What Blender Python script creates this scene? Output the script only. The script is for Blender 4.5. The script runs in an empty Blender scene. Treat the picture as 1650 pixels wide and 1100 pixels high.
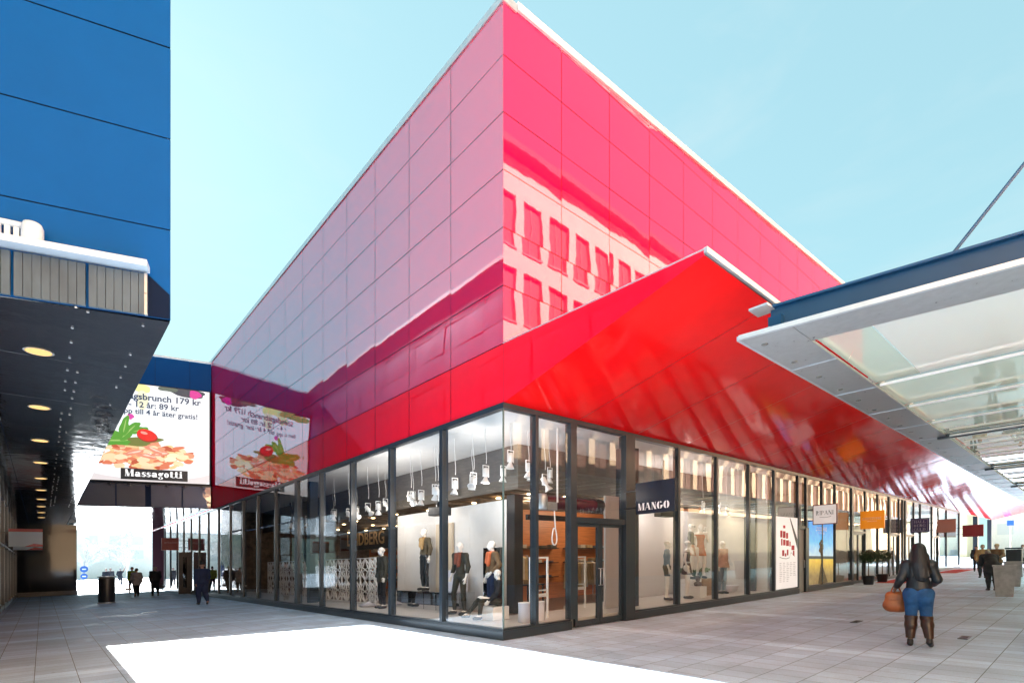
import bpy, math, random
import numpy as np
from mathutils import Vector, Matrix
random.seed(7); np.random.seed(7)
scene = bpy.context.scene
COL = scene.collection
# ---------------------------------------------------------------- frame of reference
# X runs along the right-hand facade (away from the corner), Y along the left-hand facade.
# The street has a gentle grade: up along X, down along Y.
GX, GY = 0.018822, -0.016837
def grade(x, y): return GX*x + GY*y
CAM = (-6.909, -7.986)
FPX, CXP, HYP, EYE = 846.0, 825.0, 901.9, 1.6
cR, cF = (0.7454, -0.6668), (0.6666, 0.7452)
def gp(px, py, h=0.0):
    """street point (x, y) seen at photo pixel (px, py), h metres above the paving"""
    hor = HYP - 0.02525*(px-CXP)
    D = (EYE-h)*FPX/(py-hor)
    X = (px-CXP)/FPX*D
    return (CAM[0]+cR[0]*X+cF[0]*D, CAM[1]+cR[1]*X+cF[1]*D)
# ---------------------------------------------------------------- camera
cd = bpy.data.cameras.new('camera'); cam = bpy.data.objects.new('camera', cd); COL.objects.link(cam)
cam.location = (CAM[0], CAM[1], EYE+0.0044); cam.rotation_euler = (math.radians(90), 0, math.radians(-41.81))
cd.sensor_width = 36; cd.lens = 36*FPX/1650; cd.shift_y = (HYP-550)/1650
cd.clip_start = 0.05; cd.clip_end = 4000
scene.camera = cam
# ---------------------------------------------------------------- sky and sun
SUN = Vector((0.027, 1.0, 0.638)).normalized()
elev = math.asin(SUN.z)
world = bpy.data.worlds.new('World'); scene.world = world; world.use_nodes = True
nt = world.node_tree
sky = nt.nodes.new('ShaderNodeTexSky'); sky.sky_type = 'NISHITA'; sky.sun_disc = False
sky.sun_elevation = elev; sky.sun_rotation = math.atan2(SUN.x, SUN.y)
sky.air_density = 1.0; sky.dust_density = 0.3; sky.ozone_density = 1.4; sky.altitude = 50
bg = nt.nodes['Background']; bg.inputs[1].default_value = 0.051
gm = nt.nodes.new('ShaderNodeGamma'); gm.inputs[1].default_value = 0.25
tn = nt.nodes.new('ShaderNodeMix'); tn.data_type = 'RGBA'; tn.blend_type = 'MULTIPLY'; tn.inputs[0].default_value = 1; tn.inputs[7].default_value = (0.98, 1.50, 1.50, 1)
nt.links.new(sky.outputs[0], gm.inputs[0]); nt.links.new(gm.outputs[0], tn.inputs[6]); wc = nt.nodes.new('ShaderNodeTexCoord'); wm = nt.nodes.new('ShaderNodeMapping'); wm.inputs['Scale'].default_value = (1.2, 1.2, 4.0); wm.inputs['Rotation'].default_value = (0.3, 0.2, 0.6)
wn = nt.nodes.new('ShaderNodeTexNoise'); wn.inputs['Scale'].default_value = 1.6; wn.inputs['Detail'].default_value = 7; wn.inputs['Roughness'].default_value = 0.6; wn.inputs['Distortion'].default_value = 0.6
wr = nt.nodes.new('ShaderNodeMapRange'); wr.inputs[1].default_value = 0.5; wr.inputs[2].default_value = 0.8; wr.inputs[3].default_value = 0.0; wr.inputs[4].default_value = 0.30
wx = nt.nodes.new('ShaderNodeMix'); wx.data_type = 'RGBA'; wx.inputs[7].default_value = (2.0, 2.2, 2.2, 1)
nt.links.new(wc.outputs['Generated'], wm.inputs[0]); nt.links.new(wm.outputs[0], wn.inputs[0]); nt.links.new(wn.outputs[0], wr.inputs[0]); nt.links.new(wr.outputs[0], wx.inputs[0])
nt.links.new(tn.outputs[2], wx.inputs[6]); nt.links.new(wx.outputs[2], bg.inputs[0])
sl = bpy.data.lights.new('sun', 'SUN'); sl.energy = 5.0; sl.angle = math.radians(0.5); sl.color = (1, 0.97, 0.92)
so = bpy.data.objects.new('sun', sl); COL.objects.link(so)
so.rotation_euler = SUN.to_track_quat('Z', 'Y').to_euler()
vs = scene.view_settings
vs.view_transform = 'Standard'; vs.look = 'None'; vs.exposure = 3.12; vs.gamma = 1; vs.use_curve_mapping = False
scene.cycles.max_bounces = 10; scene.cycles.transparent_max_bounces = 16; scene.cycles.glossy_bounces = 5
scene.cycles.diffuse_bounces = 4; scene.cycles.sample_clamp_indirect = 6.0
scene.cycles.caustics_reflective = False; scene.cycles.caustics_refractive = False
# ---------------------------------------------------------------- materials
MATS = {}
def N(t, k, **kw):
    n = t.nodes.new(k)
    for a, b in kw.items():
        if a.startswith('i_'):
            n.inputs[a[2:].replace('_', ' ')].default_value = b
        else: setattr(n, a, b)
    return n
def mat(name, col, rough=0.6, metal=0.0, var=0.0, vscale=3.0, bump=0.0, bscale=20.0, ior=1.5, stretch=(1, 1, 1), coat=0.0, rvar=0.0, sheen=0.0, tint=None):
    if name in MATS: return MATS[name]
    m = bpy.data.materials.new(name); m.use_nodes = True; t = m.node_tree; p = t.nodes['Principled BSDF']
    p.inputs['Base Color'].default_value = (*col, 1); p.inputs['Roughness'].default_value = rough
    p.inputs['Metallic'].default_value = metal; p.inputs['IOR'].default_value = ior
    p.inputs['Coat Weight'].default_value = coat; p.inputs['Coat Roughness'].default_value = 0.03
    p.inputs['Sheen Weight'].default_value = sheen
    if tint: p.inputs['Specular Tint'].default_value = (*tint, 1)
    tc = N(t, 'ShaderNodeTexCoord'); mp = N(t, 'ShaderNodeMapping'); mp.inputs['Scale'].default_value = stretch
    t.links.new(tc.outputs['Object'], mp.inputs[0])
    if var or rvar:
        nz = N(t, 'ShaderNodeTexNoise'); nz.inputs['Scale'].default_value = vscale; nz.inputs['Detail'].default_value = 6; nz.inputs['Roughness'].default_value = 0.6
        t.links.new(mp.outputs[0], nz.inputs['Vector'])
        if var:
            mx = N(t, 'ShaderNodeMix', data_type='RGBA')
            mx.inputs[6].default_value = tuple(c*(1-var) for c in col)+(1,); mx.inputs[7].default_value = tuple(min(1, c*(1+var)) for c in col)+(1,)
            rp = N(t, 'ShaderNodeMapRange'); rp.inputs[1].default_value = 0.3; rp.inputs[2].default_value = 0.7
            t.links.new(nz.outputs[0], rp.inputs[0]); t.links.new(rp.outputs[0], mx.inputs[0]); t.links.new(mx.outputs[2], p.inputs['Base Color'])
        if rvar:
            rr = N(t, 'ShaderNodeMapRange'); rr.inputs[1].default_value = 0.3; rr.inputs[2].default_value = 0.7
            rr.inputs[3].default_value = max(0, rough-rvar); rr.inputs[4].default_value = rough+rvar
            t.links.new(nz.outputs[0], rr.inputs[0]); t.links.new(rr.outputs[0], p.inputs['Roughness'])
    if bump:
        nb = N(t, 'ShaderNodeTexNoise'); nb.inputs['Scale'].default_value = bscale; nb.inputs['Detail'].default_value = 3
        t.links.new(mp.outputs[0], nb.inputs['Vector'])
        b = N(t, 'ShaderNodeBump'); b.inputs['Strength'].default_value = 1.0; b.inputs['Distance'].default_value = bump
        t.links.new(nb.outputs[0], b.inputs['Height']); t.links.new(b.outputs[0], p.inputs['Normal'])
    MATS[name] = m; return m
def add_glow(m, s):  # added self-glow that whitens sign and poster faces, not a lamp
    p = m.node_tree.nodes['Principled BSDF']; c = p.inputs['Base Color']
    if c.is_linked: m.node_tree.links.new(c.links[0].from_socket, p.inputs['Emission Color'])
    else: p.inputs['Emission Color'].default_value = c.default_value
    p.inputs['Emission Strength'].default_value = s; return m
def emit(name, col, s=1.0):
    if name in MATS: return MATS[name]
    m = bpy.data.materials.new(name); m.use_nodes = True; p = m.node_tree.nodes['Principled BSDF']
    p.inputs['Base Color'].default_value = (*[c*0.2 for c in col], 1); p.inputs['Emission Color'].default_value = (*col, 1)
    p.inputs['Emission Strength'].default_value = s; p.inputs['Roughness'].default_value = 0.25
    MATS[name] = m; return m
def glass(name, tint=(0.93, 0.96, 0.96), ior=1.5, rough=0.0, diff=0.0, dcol=(0.7, 0.8, 0.8), wav=0.0):
    m = bpy.data.materials.new(name); m.use_nodes = True; t = m.node_tree; t.nodes.clear()
    out = N(t, 'ShaderNodeOutputMaterial'); fr = N(t, 'ShaderNodeFresnel'); ge = N(t, 'ShaderNodeNewGeometry'); im = N(t, 'ShaderNodeMapRange'); im.inputs[3].default_value = ior; im.inputs[4].default_value = 1/ior
    t.links.new(ge.outputs['Backfacing'], im.inputs[0]); t.links.new(im.outputs[0], fr.inputs[0])
    tr = N(t, 'ShaderNodeBsdfTransparent'); tr.inputs[0].default_value = (*tint, 1)
    gl = N(t, 'ShaderNodeBsdfGlossy'); gl.inputs['Roughness'].default_value = rough
    mx = N(t, 'ShaderNodeMixShader')
    mu = N(t, 'ShaderNodeMath', operation='MULTIPLY'); mu.inputs[1].default_value = 1.7; mu.use_clamp = True
    t.links.new(fr.outputs[0], mu.inputs[0]); t.links.new(mu.outputs[0], mx.inputs[0])
    src = tr.outputs[0]
    if diff:
        df = N(t, 'ShaderNodeBsdfTranslucent'); df.inputs[0].default_value = (*dcol, 1)
        d2 = N(t, 'ShaderNodeBsdfDiffuse'); d2.inputs[0].default_value = (*dcol, 1)
        m2 = N(t, 'ShaderNodeMixShader'); m2.inputs[0].default_value = 0.3
        t.links.new(df.outputs[0], m2.inputs[1]); t.links.new(d2.outputs[0], m2.inputs[2])
        m3 = N(t, 'ShaderNodeMixShader'); m3.inputs[0].default_value = diff
        t.links.new(tr.outputs[0], m3.inputs[1]); t.links.new(m2.outputs[0], m3.inputs[2]); src = m3.outputs[0]
    t.links.new(src, mx.inputs[1]); t.links.new(gl.outputs[0], mx.inputs[2]); t.links.new(mx.outputs[0], out.inputs[0])
    if wav:
        nb = N(t, 'ShaderNodeTexNoise'); nb.inputs['Scale'].default_value = 0.9; nb.inputs['Detail'].default_value = 1
        tc = N(t, 'ShaderNodeTexCoord'); t.links.new(tc.outputs['Object'], nb.inputs['Vector'])
        b = N(t, 'ShaderNodeBump'); b.inputs['Distance'].default_value = wav; t.links.new(nb.outputs[0], b.inputs['Height'])
        t.links.new(b.outputs[0], gl.inputs['Normal'])
    MATS[name] = m; return m
M_RED2 = mat('red_panel_sky_pink', (0.90, 0.002, 0.085), 0.02, ior=2.4, tint=(0.95, 0.60, 0.86), bump=0.003, bscale=0.6, var=0.03, vscale=1.2)  # same cladding as the left wall; pink of the reflected sky put into its colour
M_FAS = mat('red_fascia', (0.92, 0.002, 0.012), 0.03, ior=1.9, tint=(1, 0.7, 1), var=0.03, bump=0.0025, bscale=0.5)
M_RED = mat('red_panel', (0.92, 0.002, 0.035), 0.02, ior=5.0, tint=(0.66, 0.82, 1.0), bump=0.0025, bscale=0.5, var=0.03, vscale=1.2)
M_SOF = mat('red_soffit', (0.90, 0.004, 0.006), 0.10, ior=1.36, bump=0.006, bscale=0.9, var=0.05, vscale=2)
M_BLUE = mat('blue_panel', (0.0003, 0.082, 0.30), 0.4, ior=1.18, bump=0.004, bscale=0.7, var=0.04, vscale=1.5)
M_BLUEG = mat('blue_beam', (0.004, 0.06, 0.17), 0.4, var=0.06)
M_JOINT = mat('joint_shadow_gap', (0.05, 0.004, 0.012), 0.8)
M_JBLUE = mat('joint_blue', (0.004, 0.02, 0.06), 0.8)
M_DARKM = mat('dark_metal', (0.020, 0.030, 0.040), 0.3, var=0.06, vscale=2)
M_DSOF = mat('dark_soffit', (0.016, 0.018, 0.024), 0.09, metal=0.0, ior=1.9, bump=0.008, bscale=2.2, var=0.2, vscale=8, rvar=0.05)
M_MIRS = mat('mirror_soffit', (0.55, 0.56, 0.56), 0.09, metal=1.0, bump=0.012, bscale=3.0, stretch=(1, 0.3, 1), var=0.1)
M_COP = mat('zinc_coping', (0.62, 0.66, 0.70), 0.3, metal=0.6, var=0.08, vscale=5)
M_GALV = mat('galvanised', (0.42, 0.43, 0.44), 0.35, metal=0.55, var=0.12, vscale=9, rvar=0.08)
M_CORR = mat('corrugated', (0.068, 0.10, 0.13), 0.6, metal=0.1, var=0.3, vscale=3, stretch=(1, 1, 0.4))
M_WHITE = mat('white_paint', (0.80, 0.80, 0.80), 0.5, var=0.03)
M_OFFW = mat('offwhite', (0.62, 0.61, 0.60), 0.7, var=0.04)
M_LILAC = mat('pale_lilac_board', (0.62, 0.61, 0.68), 0.6)
M_BLACK = mat('black', (0.012, 0.013, 0.016), 0.4, var=0.2)
M_GLASS = glass('shop_glass', wav=0.0015)
M_GLASS2 = glass('dark_glass', tint=(0.30, 0.34, 0.36), wav=0.004)
M_CGL = glass('canopy_glass', tint=(0.70, 0.86, 0.86), diff=0.75, dcol=(0.58, 0.86, 0.84))
M_WCOP = mat('white_coping', (0.62, 0.70, 0.78), 0.4)
M_BRIGHT_GLASS = glass('bright_canopy_glass', tint=(0.9, 0.97, 0.97), diff=0.9, dcol=(0.66, 0.90, 1.0))  # whiter copy of the canopy glass; bright sky patch put into its colour
M_WOOD = mat('orange_wood', (0.50, 0.17, 0.055), 0.45, var=0.25, vscale=3, stretch=(0.5, 0.5, 8))
M_SLAT = mat('brown_ceiling', (0.12, 0.085, 0.06), 0.7, var=0.6, vscale=4, stretch=(1, 12, 1))
M_FLOORI = mat('shop_floor', (0.50, 0.47, 0.44), 0.35, var=0.08)
M_FLOORD = mat('shop_floor_dark', (0.12, 0.085, 0.06), 0.3, var=0.2)
M_SALM = mat('salmon_render', (0.56, 0.38, 0.23), 0.85, var=0.05, vscale=0.8)
M_ROOF = mat('tile_roof', (0.10, 0.035, 0.025), 0.7, var=0.2)
M_STONE = mat('stone', (0.46, 0.42, 0.38), 0.8, var=0.12)
M_PALE = mat('pale_render', (0.58, 0.57, 0.54), 0.85, var=0.06, vscale=0.6)
M_WIN = mat('window_dark', (0.03, 0.04, 0.05), 0.05, ior=1.6)
M_TXTW = mat('white_letters', (0.85, 0.85, 0.85), 0.5)
M_GOLD = mat('gold_letters', (0.75, 0.55, 0.30), 0.4)
M_CHAR = mat('charcoal_letters', (0.05, 0.05, 0.055), 0.5)
# ---------------------------------------------------------------- mesh builder
ORG = {}
class MB:
    def __init__(s): s.v = []; s.f = []; s.m = []; s.mi = 0; s.sm = []
    def add(s, vs, fs, smooth=False):
        o = len(s.v); s.v += [tuple(v) for v in vs]
        for f in fs: s.f.append(tuple(i+o for i in f)); s.m.append(s.mi); s.sm.append(smooth)
        return s
    def box(s, x0, x1, y0, y1, z0, z1):
        return s.add([(x0,y0,z0),(x1,y0,z0),(x1,y1,z0),(x0,y1,z0),(x0,y0,z1),(x1,y0,z1),(x1,y1,z1),(x0,y1,z1)],
              [(0,3,2,1),(4,5,6,7),(0,1,5,4),(1,2,6,5),(2,3,7,6),(3,0,4,7)])
    def obox(s, a, b, w, d, up=(0, 0, 1)):
        """bar from a to b, w across, d along up"""
        a = Vector(a); b = Vector(b); dr = (b-a).normalized(); up = Vector(up)
        sd = dr.cross(up)
        if sd.length < 1e-4: sd = dr.cross(Vector((1, 0, 0)))
        sd.normalize(); u2 = sd.cross(dr).normalized()
        vs = []
        for p in (a, b):
            for i, j in ((-1,-1),(1,-1),(1,1),(-1,1)): vs.append(p+sd*(w/2*i)+u2*(d/2*j))
        return s.add(vs, [(3,2,1,0),(4,5,6,7),(0,1,5,4),(1,2,6,5),(2,3,7,6),(3,0,4,7)])
    def quad(s, *p): return s.add(p, [tuple(range(len(p)))])
    def prism(s, poly, h):
        """polygon (list of 3-D points) pushed along vector h"""
        n = len(poly); h = Vector(h); vs = [Vector(p) for p in poly]; vs += [p+h for p in vs]
        return s.add(vs, [tuple(range(n))[::-1], tuple(range(n, 2*n))]+[(i, (i+1) % n, n+(i+1) % n, n+i) for i in range(n)])
    def tube(s, pts, r, n=8, cap=True):
        pts = [Vector(p) for p in pts]; rs = r if isinstance(r, (list, tuple)) else [r]*len(pts); vs = []; ref = None
        for i, p in enumerate(pts):
            d = (pts[min(i+1, len(pts)-1)]-pts[max(i-1, 0)]).normalized()
            if ref is None: ref = Vector((0, 0, 1)) if abs(d.z) < 0.9 else Vector((1, 0, 0))
            a = d.cross(ref).normalized(); b = a.cross(d).normalized(); ref = b
            for k in range(n):
                t = 2*math.pi*k/n; vs.append(p+a*(math.cos(t)*rs[i])+b*(math.sin(t)*rs[i]))
        fs = []
        for i in range(len(pts)-1):
            for k in range(n): fs.append((i*n+k, i*n+(k+1) % n, (i+1)*n+(k+1) % n, (i+1)*n+k))
        s.add(vs, fs, True)
        if cap: s.add(vs[:n], [tuple(range(n))[::-1]]); s.add(vs[-n:], [tuple(range(n))])
        return s
    def lathe(s, prof, c=(0, 0, 0), n=16, sx=1, sy=1):
        vs = []; fs = []
        for r, z in prof:
            for k in range(n):
                t = 2*math.pi*k/n; vs.append((c[0]+r*sx*math.cos(t), c[1]+r*sy*math.sin(t), c[2]+z))
        for i in range(len(prof)-1):
            for k in range(n): fs.append((i*n+k, i*n+(k+1) % n, (i+1)*n+(k+1) % n, (i+1)*n+k))
        s.add(vs, fs, True)
        s.add(vs[:n], [tuple(range(n))[::-1]]); s.add(vs[-n:], [tuple(range(n))]); return s
    def ell(s, c, r, n=10, rot=None):
        vs = []; fs = []; m = n
        for i in range(m+1):
            ph = math.pi*i/m
            for k in range(n):
                t = 2*math.pi*k/n; v = Vector((r[0]*math.sin(ph)*math.cos(t), r[1]*math.sin(ph)*math.sin(t), r[2]*math.cos(ph)))
                if rot: v = rot @ v
                vs.append(Vector(c)+v)
        for i in range(m):
            for k in range(n): fs.append((i*n+k, (i+1)*n+k, (i+1)*n+(k+1) % n, i*n+(k+1) % n))
        return s.add(vs, fs, True)
    def build(s, name, mats, parent=None, world=True, bevel=0.0):
        """world=True: coordinates are street coordinates above the paving, and get the grade"""
        me = bpy.data.meshes.new(name)
        o0 = ORG.get(parent.name, (0, 0, 0)) if parent else (0, 0, 0)
        if world: vs = [(x-o0[0], y-o0[1], z+grade(x, y)-o0[2]) for x, y, z in s.v]
        else: vs = s.v
        me.from_pydata(vs, [], s.f)
        for m in (mats if isinstance(mats, (list, tuple)) else [mats]): me.materials.append(m)
        me.polygons.foreach_set('material_index', s.m); me.polygons.foreach_set('use_smooth', s.sm)
        me.update()
        ob = bpy.data.objects.new(name, me); COL.objects.link(ob)
        if parent: ob.parent = parent; ORG[ob.name] = o0
        if bevel:
            b = ob.modifiers.new('bevel', 'BEVEL'); b.width = bevel; b.segments = 2; b.limit_method = 'ANGLE'
        return ob
def tag(o, label=None, cat=None, group=None, kind=None):
    if label: o['label'] = label
    if cat: o['category'] = cat
    if group: o['group'] = group
    if kind: o['kind'] = kind
    return o
def thing(name, label, cat, loc=(0, 0, 0), rz=0.0, group=None, onroad=True):
    o = bpy.data.objects.new(name, None); COL.objects.link(o); o.empty_display_size = 0.1
    z = loc[2]+(grade(loc[0], loc[1]) if onroad else 0)
    o.location = (loc[0], loc[1], z); o.rotation_euler = (0, 0, rz); ORG[o.name] = (loc[0], loc[1], z)
    return tag(o, label, cat, group)
def copy_tree(o, loc=None, rz=None, parent=None):
    c = o.copy(); COL.objects.link(c); c.parent = parent
    if loc is not None: c.location = (loc[0], loc[1], loc[2]+grade(loc[0], loc[1]))
    if rz is not None: c.rotation_euler = (0, 0, rz)
    for ch in list(o.children): copy_tree(ch, parent=c)
    return c
# ================================================================ GROUND
def paving():
    m = bpy.data.materials.new('granite_paving'); m.use_nodes = True; t = m.node_tree; p = t.nodes['Principled BSDF']
    geo = N(t, 'ShaderNodeNewGeometry'); L = t.links.new
    sep = N(t, 'ShaderNodeSeparateXYZ'); L(geo.outputs['Position'], sep.inputs[0])
    sw = N(t, 'ShaderNodeCombineXYZ'); L(sep.outputs[1], sw.inputs[0]); L(sep.outputs[0], sw.inputs[1])
    def brick(vec, off):
        b = N(t, 'ShaderNodeTexBrick'); b.inputs['Scale'].default_value = 1; b.inputs['Brick Width'].default_value = 0.36
        b.inputs['Row Height'].default_value = 0.5; b.inputs['Mortar Size'].default_value = 0.005; b.offset = off; b.inputs['Mortar Smooth'].default_value = 0.3
        b.inputs['Color1'].default_value = (0.44, 0.59, 0.765, 1); b.inputs['Color2'].default_value = (0.35, 0.475, 0.63, 1); b.inputs['Mortar'].default_value = (0.07, 0.07, 0.08, 1)
        b.inputs['Bias'].default_value = -0.1
        L(vec, b.inputs['Vector']); return b
    ba = brick(sw.outputs[0], 0.5)              # long joints along Y: left-hand street
    bb = brick(geo.outputs['Position'], 0.37)   # long joints along X: right-hand street
    lt = N(t, 'ShaderNodeMath', operation='GREATER_THAN'); L(sep.outputs[0], lt.inputs[0]); lt.inputs[1].default_value = -0.5
    mx = N(t, 'ShaderNodeMix', data_type='RGBA'); L(lt.outputs[0], mx.inputs[0]); L(ba.outputs[0], mx.inputs[6]); L(bb.outputs[0], mx.inputs[7])
    # bands of lighter granite across both streets
    def band(sock, period, w, off):
        a = N(t, 'ShaderNodeMath', operation='ADD'); a.inputs[1].default_value = off; L(sock, a.inputs[0])
        md = N(t, 'ShaderNodeMath', operation='FLOORED_MODULO'); md.inputs[1].default_value = period; L(a.outputs[0], md.inputs[0])
        l = N(t, 'ShaderNodeMath', operation='LESS_THAN'); l.inputs[1].default_value = w; L(md.outputs[0], l.inputs[0]); return l.outputs[0]
    b1 = band(sep.outputs[0], 4.5, 0.5, 2.0); b2 = band(sep.outputs[1], 3.0, 0.5, 0.5)
    mb = N(t, 'ShaderNodeMix', data_type='FLOAT'); L(lt.outputs[0], mb.inputs[0]); L(b2, mb.inputs[2]); L(b1, mb.inputs[3])
    br = N(t, 'ShaderNodeMath', operation='MULTIPLY'); br.inputs[1].default_value = 0.55; L(mb.outputs[0], br.inputs[0])
    m2 = N(t, 'ShaderNodeMix', data_type='RGBA', blend_type='MULTIPLY'); m2.inputs[7].default_value = (1.45, 1.43, 1.38, 1)
    L(br.outputs[0], m2.inputs[0]); L(mx.outputs[2], m2.inputs[6])
    nz = N(t, 'ShaderNodeTexNoise'); nz.inputs['Scale'].default_value = 0.55; nz.inputs['Detail'].default_value = 8; nz.inputs['Roughness'].default_value = 0.65
    L(geo.outputs['Position'], nz.inputs['Vector'])
    rp = N(t, 'ShaderNodeMapRange'); rp.inputs[1].default_value = 0.3; rp.inputs[2].default_value = 0.7; rp.inputs[3].default_value = 0.75; rp.inputs[4].default_value = 1.2
    L(nz.outputs[0], rp.inputs[0])
    n2 = N(t, 'ShaderNodeTexNoise'); n2.inputs['Scale'].default_value = 60; n2.inputs['Detail'].default_value = 4; L(geo.outputs['Position'], n2.inputs['Vector'])
    r2 = N(t, 'ShaderNodeMapRange'); r2.inputs[1].default_value = 0.3; r2.inputs[2].default_value = 0.7; r2.inputs[3].default_value = 0.88; r2.inputs[4].default_value = 1.12
    L(n2.outputs[0], r2.inputs[0])
    mm = N(t, 'ShaderNodeMath', operation='MULTIPLY'); L(rp.outputs[0], mm.inputs[0]); L(r2.outputs[0], mm.inputs[1])
    m3 = N(t, 'ShaderNodeMix', data_type='RGBA', blend_type='MULTIPLY'); m3.inputs[0].default_value = 1
    vo = N(t, 'ShaderNodeTexVoronoi'); vo.inputs['Scale'].default_value = 1.9; L(geo.outputs['Position'], vo.inputs['Vector'])
    gs = N(t, 'ShaderNodeMapRange'); gs.inputs[1].default_value = 0.035; gs.inputs[2].default_value = 0.055; gs.inputs[3].default_value = 0.55; gs.inputs[4].default_value = 1.0; L(vo.outputs[0], gs.inputs[0])
    ns = N(t, 'ShaderNodeTexNoise'); ns.inputs['Scale'].default_value = 1.7; ns.inputs['Detail'].default_value = 9; ns.inputs['Roughness'].default_value = 0.75; L(geo.outputs['Position'], ns.inputs['Vector'])
    st = N(t, 'ShaderNodeMapRange'); st.inputs[1].default_value = 0.60; st.inputs[2].default_value = 0.72; st.inputs[3].default_value = 1.0; st.inputs[4].default_value = 0.72; L(ns.outputs[0], st.inputs[0])
    mg = N(t, 'ShaderNodeMath', operation='MULTIPLY'); L(gs.outputs[0], mg.inputs[0]); L(st.outputs[0], mg.inputs[1])
    mh = N(t, 'ShaderNodeMath', operation='MULTIPLY'); L(mg.outputs[0], mh.inputs[0]); L(mm.outputs[0], mh.inputs[1]); mm = mh
    L(m2.outputs[2], m3.inputs[6]); L(mm.outputs[0], m3.inputs[7]); L(m3.outputs[2], p.inputs['Base Color'])
    rr = N(t, 'ShaderNodeMapRange'); rr.inputs[1].default_value = 0.3; rr.inputs[2].default_value = 0.7; rr.inputs[3].default_value = 0.5; rr.inputs[4].default_value = 0.72
    L(nz.outputs[0], rr.inputs[0]); L(rr.outputs[0], p.inputs['Roughness'])
    bp = N(t, 'ShaderNodeBump'); bp.inputs['Distance'].default_value = 0.004; L(m3.outputs[2], bp.inputs['Height']); L(bp.outputs[0], p.inputs['Normal'])
    return m
M_PAVE = paving()
b = MB(); b.quad((-400, -400, 0), (600, -400, 0), (600, 700, 0), (-400, 700, 0))
tag(b.build('pavement', M_PAVE), kind='structure')

# ================================================================ facade panels
def panels(b, O, D, out, cols, rows, gap=0.009, top=None, n=5, pil=0.003, tilt=0.0012, bott=None):
    """cladding: O origin, D along, out = outward normal; rows are heights; real slightly pillowed, slightly tilted sheets"""
    O = Vector(O); D = Vector(D).normalized(); out = Vector(out).normalized()
    for i in range(len(cols)-1):
        for j in range(len(rows)-1):
            a0, a1, z0, z1 = cols[i]+gap, cols[i+1]-gap, rows[j]+gap, rows[j+1]-gap
            if i == 0: a0 = cols[0]+0.002
            if top and z0 >= top((a0+a1)/2) and z0 >= top(a1): continue
            ta, tb = random.gauss(0, tilt), random.gauss(0, tilt); pk = pil*random.uniform(0.3, 1.3)
            vs = []
            for u in range(n+1):
                for w in range(n+1):
                    a = a0+(a1-a0)*u/n; z = z0+(z1-z0)*w/n
                    if top: z = min(z, top(a))
                    h = pk*math.sin(math.pi*u/n)*math.sin(math.pi*w/n)+ta*(a-(a0+a1)/2)+tb*(z-(z0+z1)/2)
                    q = O+D*a+out*h; vs.append((q.x, q.y, O.z+z))
            fs = [(u*(n+1)+w, (u+1)*(n+1)+w, (u+1)*(n+1)+w+1, u*(n+1)+w+1) for u in range(n) for w in range(n)]
            if D.cross(Vector((0, 0, 1))).dot(out) < 0: fs = [f[::-1] for f in fs]
            b.add(vs, fs, True)
ROWS = [4.77, 5.96, 7.13, 8.30, 9.46, 10.615, 11.765, 12.92]
HT = 12.82
# ================================================================ RED SHOPPING BUILDING
red = thing('shopping_centre', 'glossy red panelled shopping building with a glazed corner shop under a folded red canopy', 'building', (0, 0, 0))
b = MB()
panels(b, (0, 0, 0), (0, 1, 0), (-1, 0, 0), [1.82*i for i in range(26)], ROWS[1:], top=lambda a: HT)
b.build('wall', M_RED, red)
b = MB(); panels(b, (0, 0, 0), (0, 1, 0), (-1, 0, 0), [1.82*i for i in range(26)], ROWS[:2], tilt=0.0008); b.build('wall', M_FAS, red)
rt = lambda a: HT+0.03+0.056*a
b = MB()
panels(b, (0, 0, 0), (1, 0, 0), (0, -1, 0), [1.715*i for i in range(15)], ROWS[1:]+[14.08, 15.2], top=rt, pil=0.0022, tilt=0.0011)
b.build('wall', M_RED2, red)
b = MB()   # backing seen in the joints, and the body of the building
b.quad((0.03, 0.03, 4.78), (0.03, 45.4, 4.78), (0.03, 45.4, HT), (0.03, 0.03, HT))
b.quad((0.03, 0.03, 5.97), (24.2, 0.03, 5.97), (24.2, 0.03, rt(24)-0.03), (0.03, 0.03, HT))
b.quad((24.2, 0.03, 5.97), (24.2, 45.4, 5.97), (24.2, 45.4, HT), (24.2, 0.03, rt(24)))
b.quad((0.03, 45.4, 0), (24.2, 45.4, 0), (24.2, 45.4, HT), (0.03, 45.4, HT))
b.build('wall_backing', M_JOINT, red)
b = MB(); b.quad((0.06, 0.06, HT-0.05), (24.1, 0.06, rt(24)-0.25), (24.1, 45.3, HT-0.05), (0.06, 45.3, HT-0.05)); b.build('roof', M_GALV, red)
b = MB()   # zinc copings: left edge level, right edge rising
b.box(-0.03, 0.35, -0.03, 45.5, HT+0.004, HT+0.17)
b.build('coping', M_COP, red)
b = MB()
for i in range(14):
    x0, x1 = 1.72*i+(0.36 if i == 0 else 0.0), 1.72*(i+1)-0.012
    b.prism([(x0, -0.05, rt(x0)), (x1, -0.05, rt(x1)), (x1, -0.05, rt(x1)+0.17), (x0, -0.05, rt(x0)+0.17)], (0, 0.4, 0))
b.build('coping', M_WCOP, red)
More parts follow.
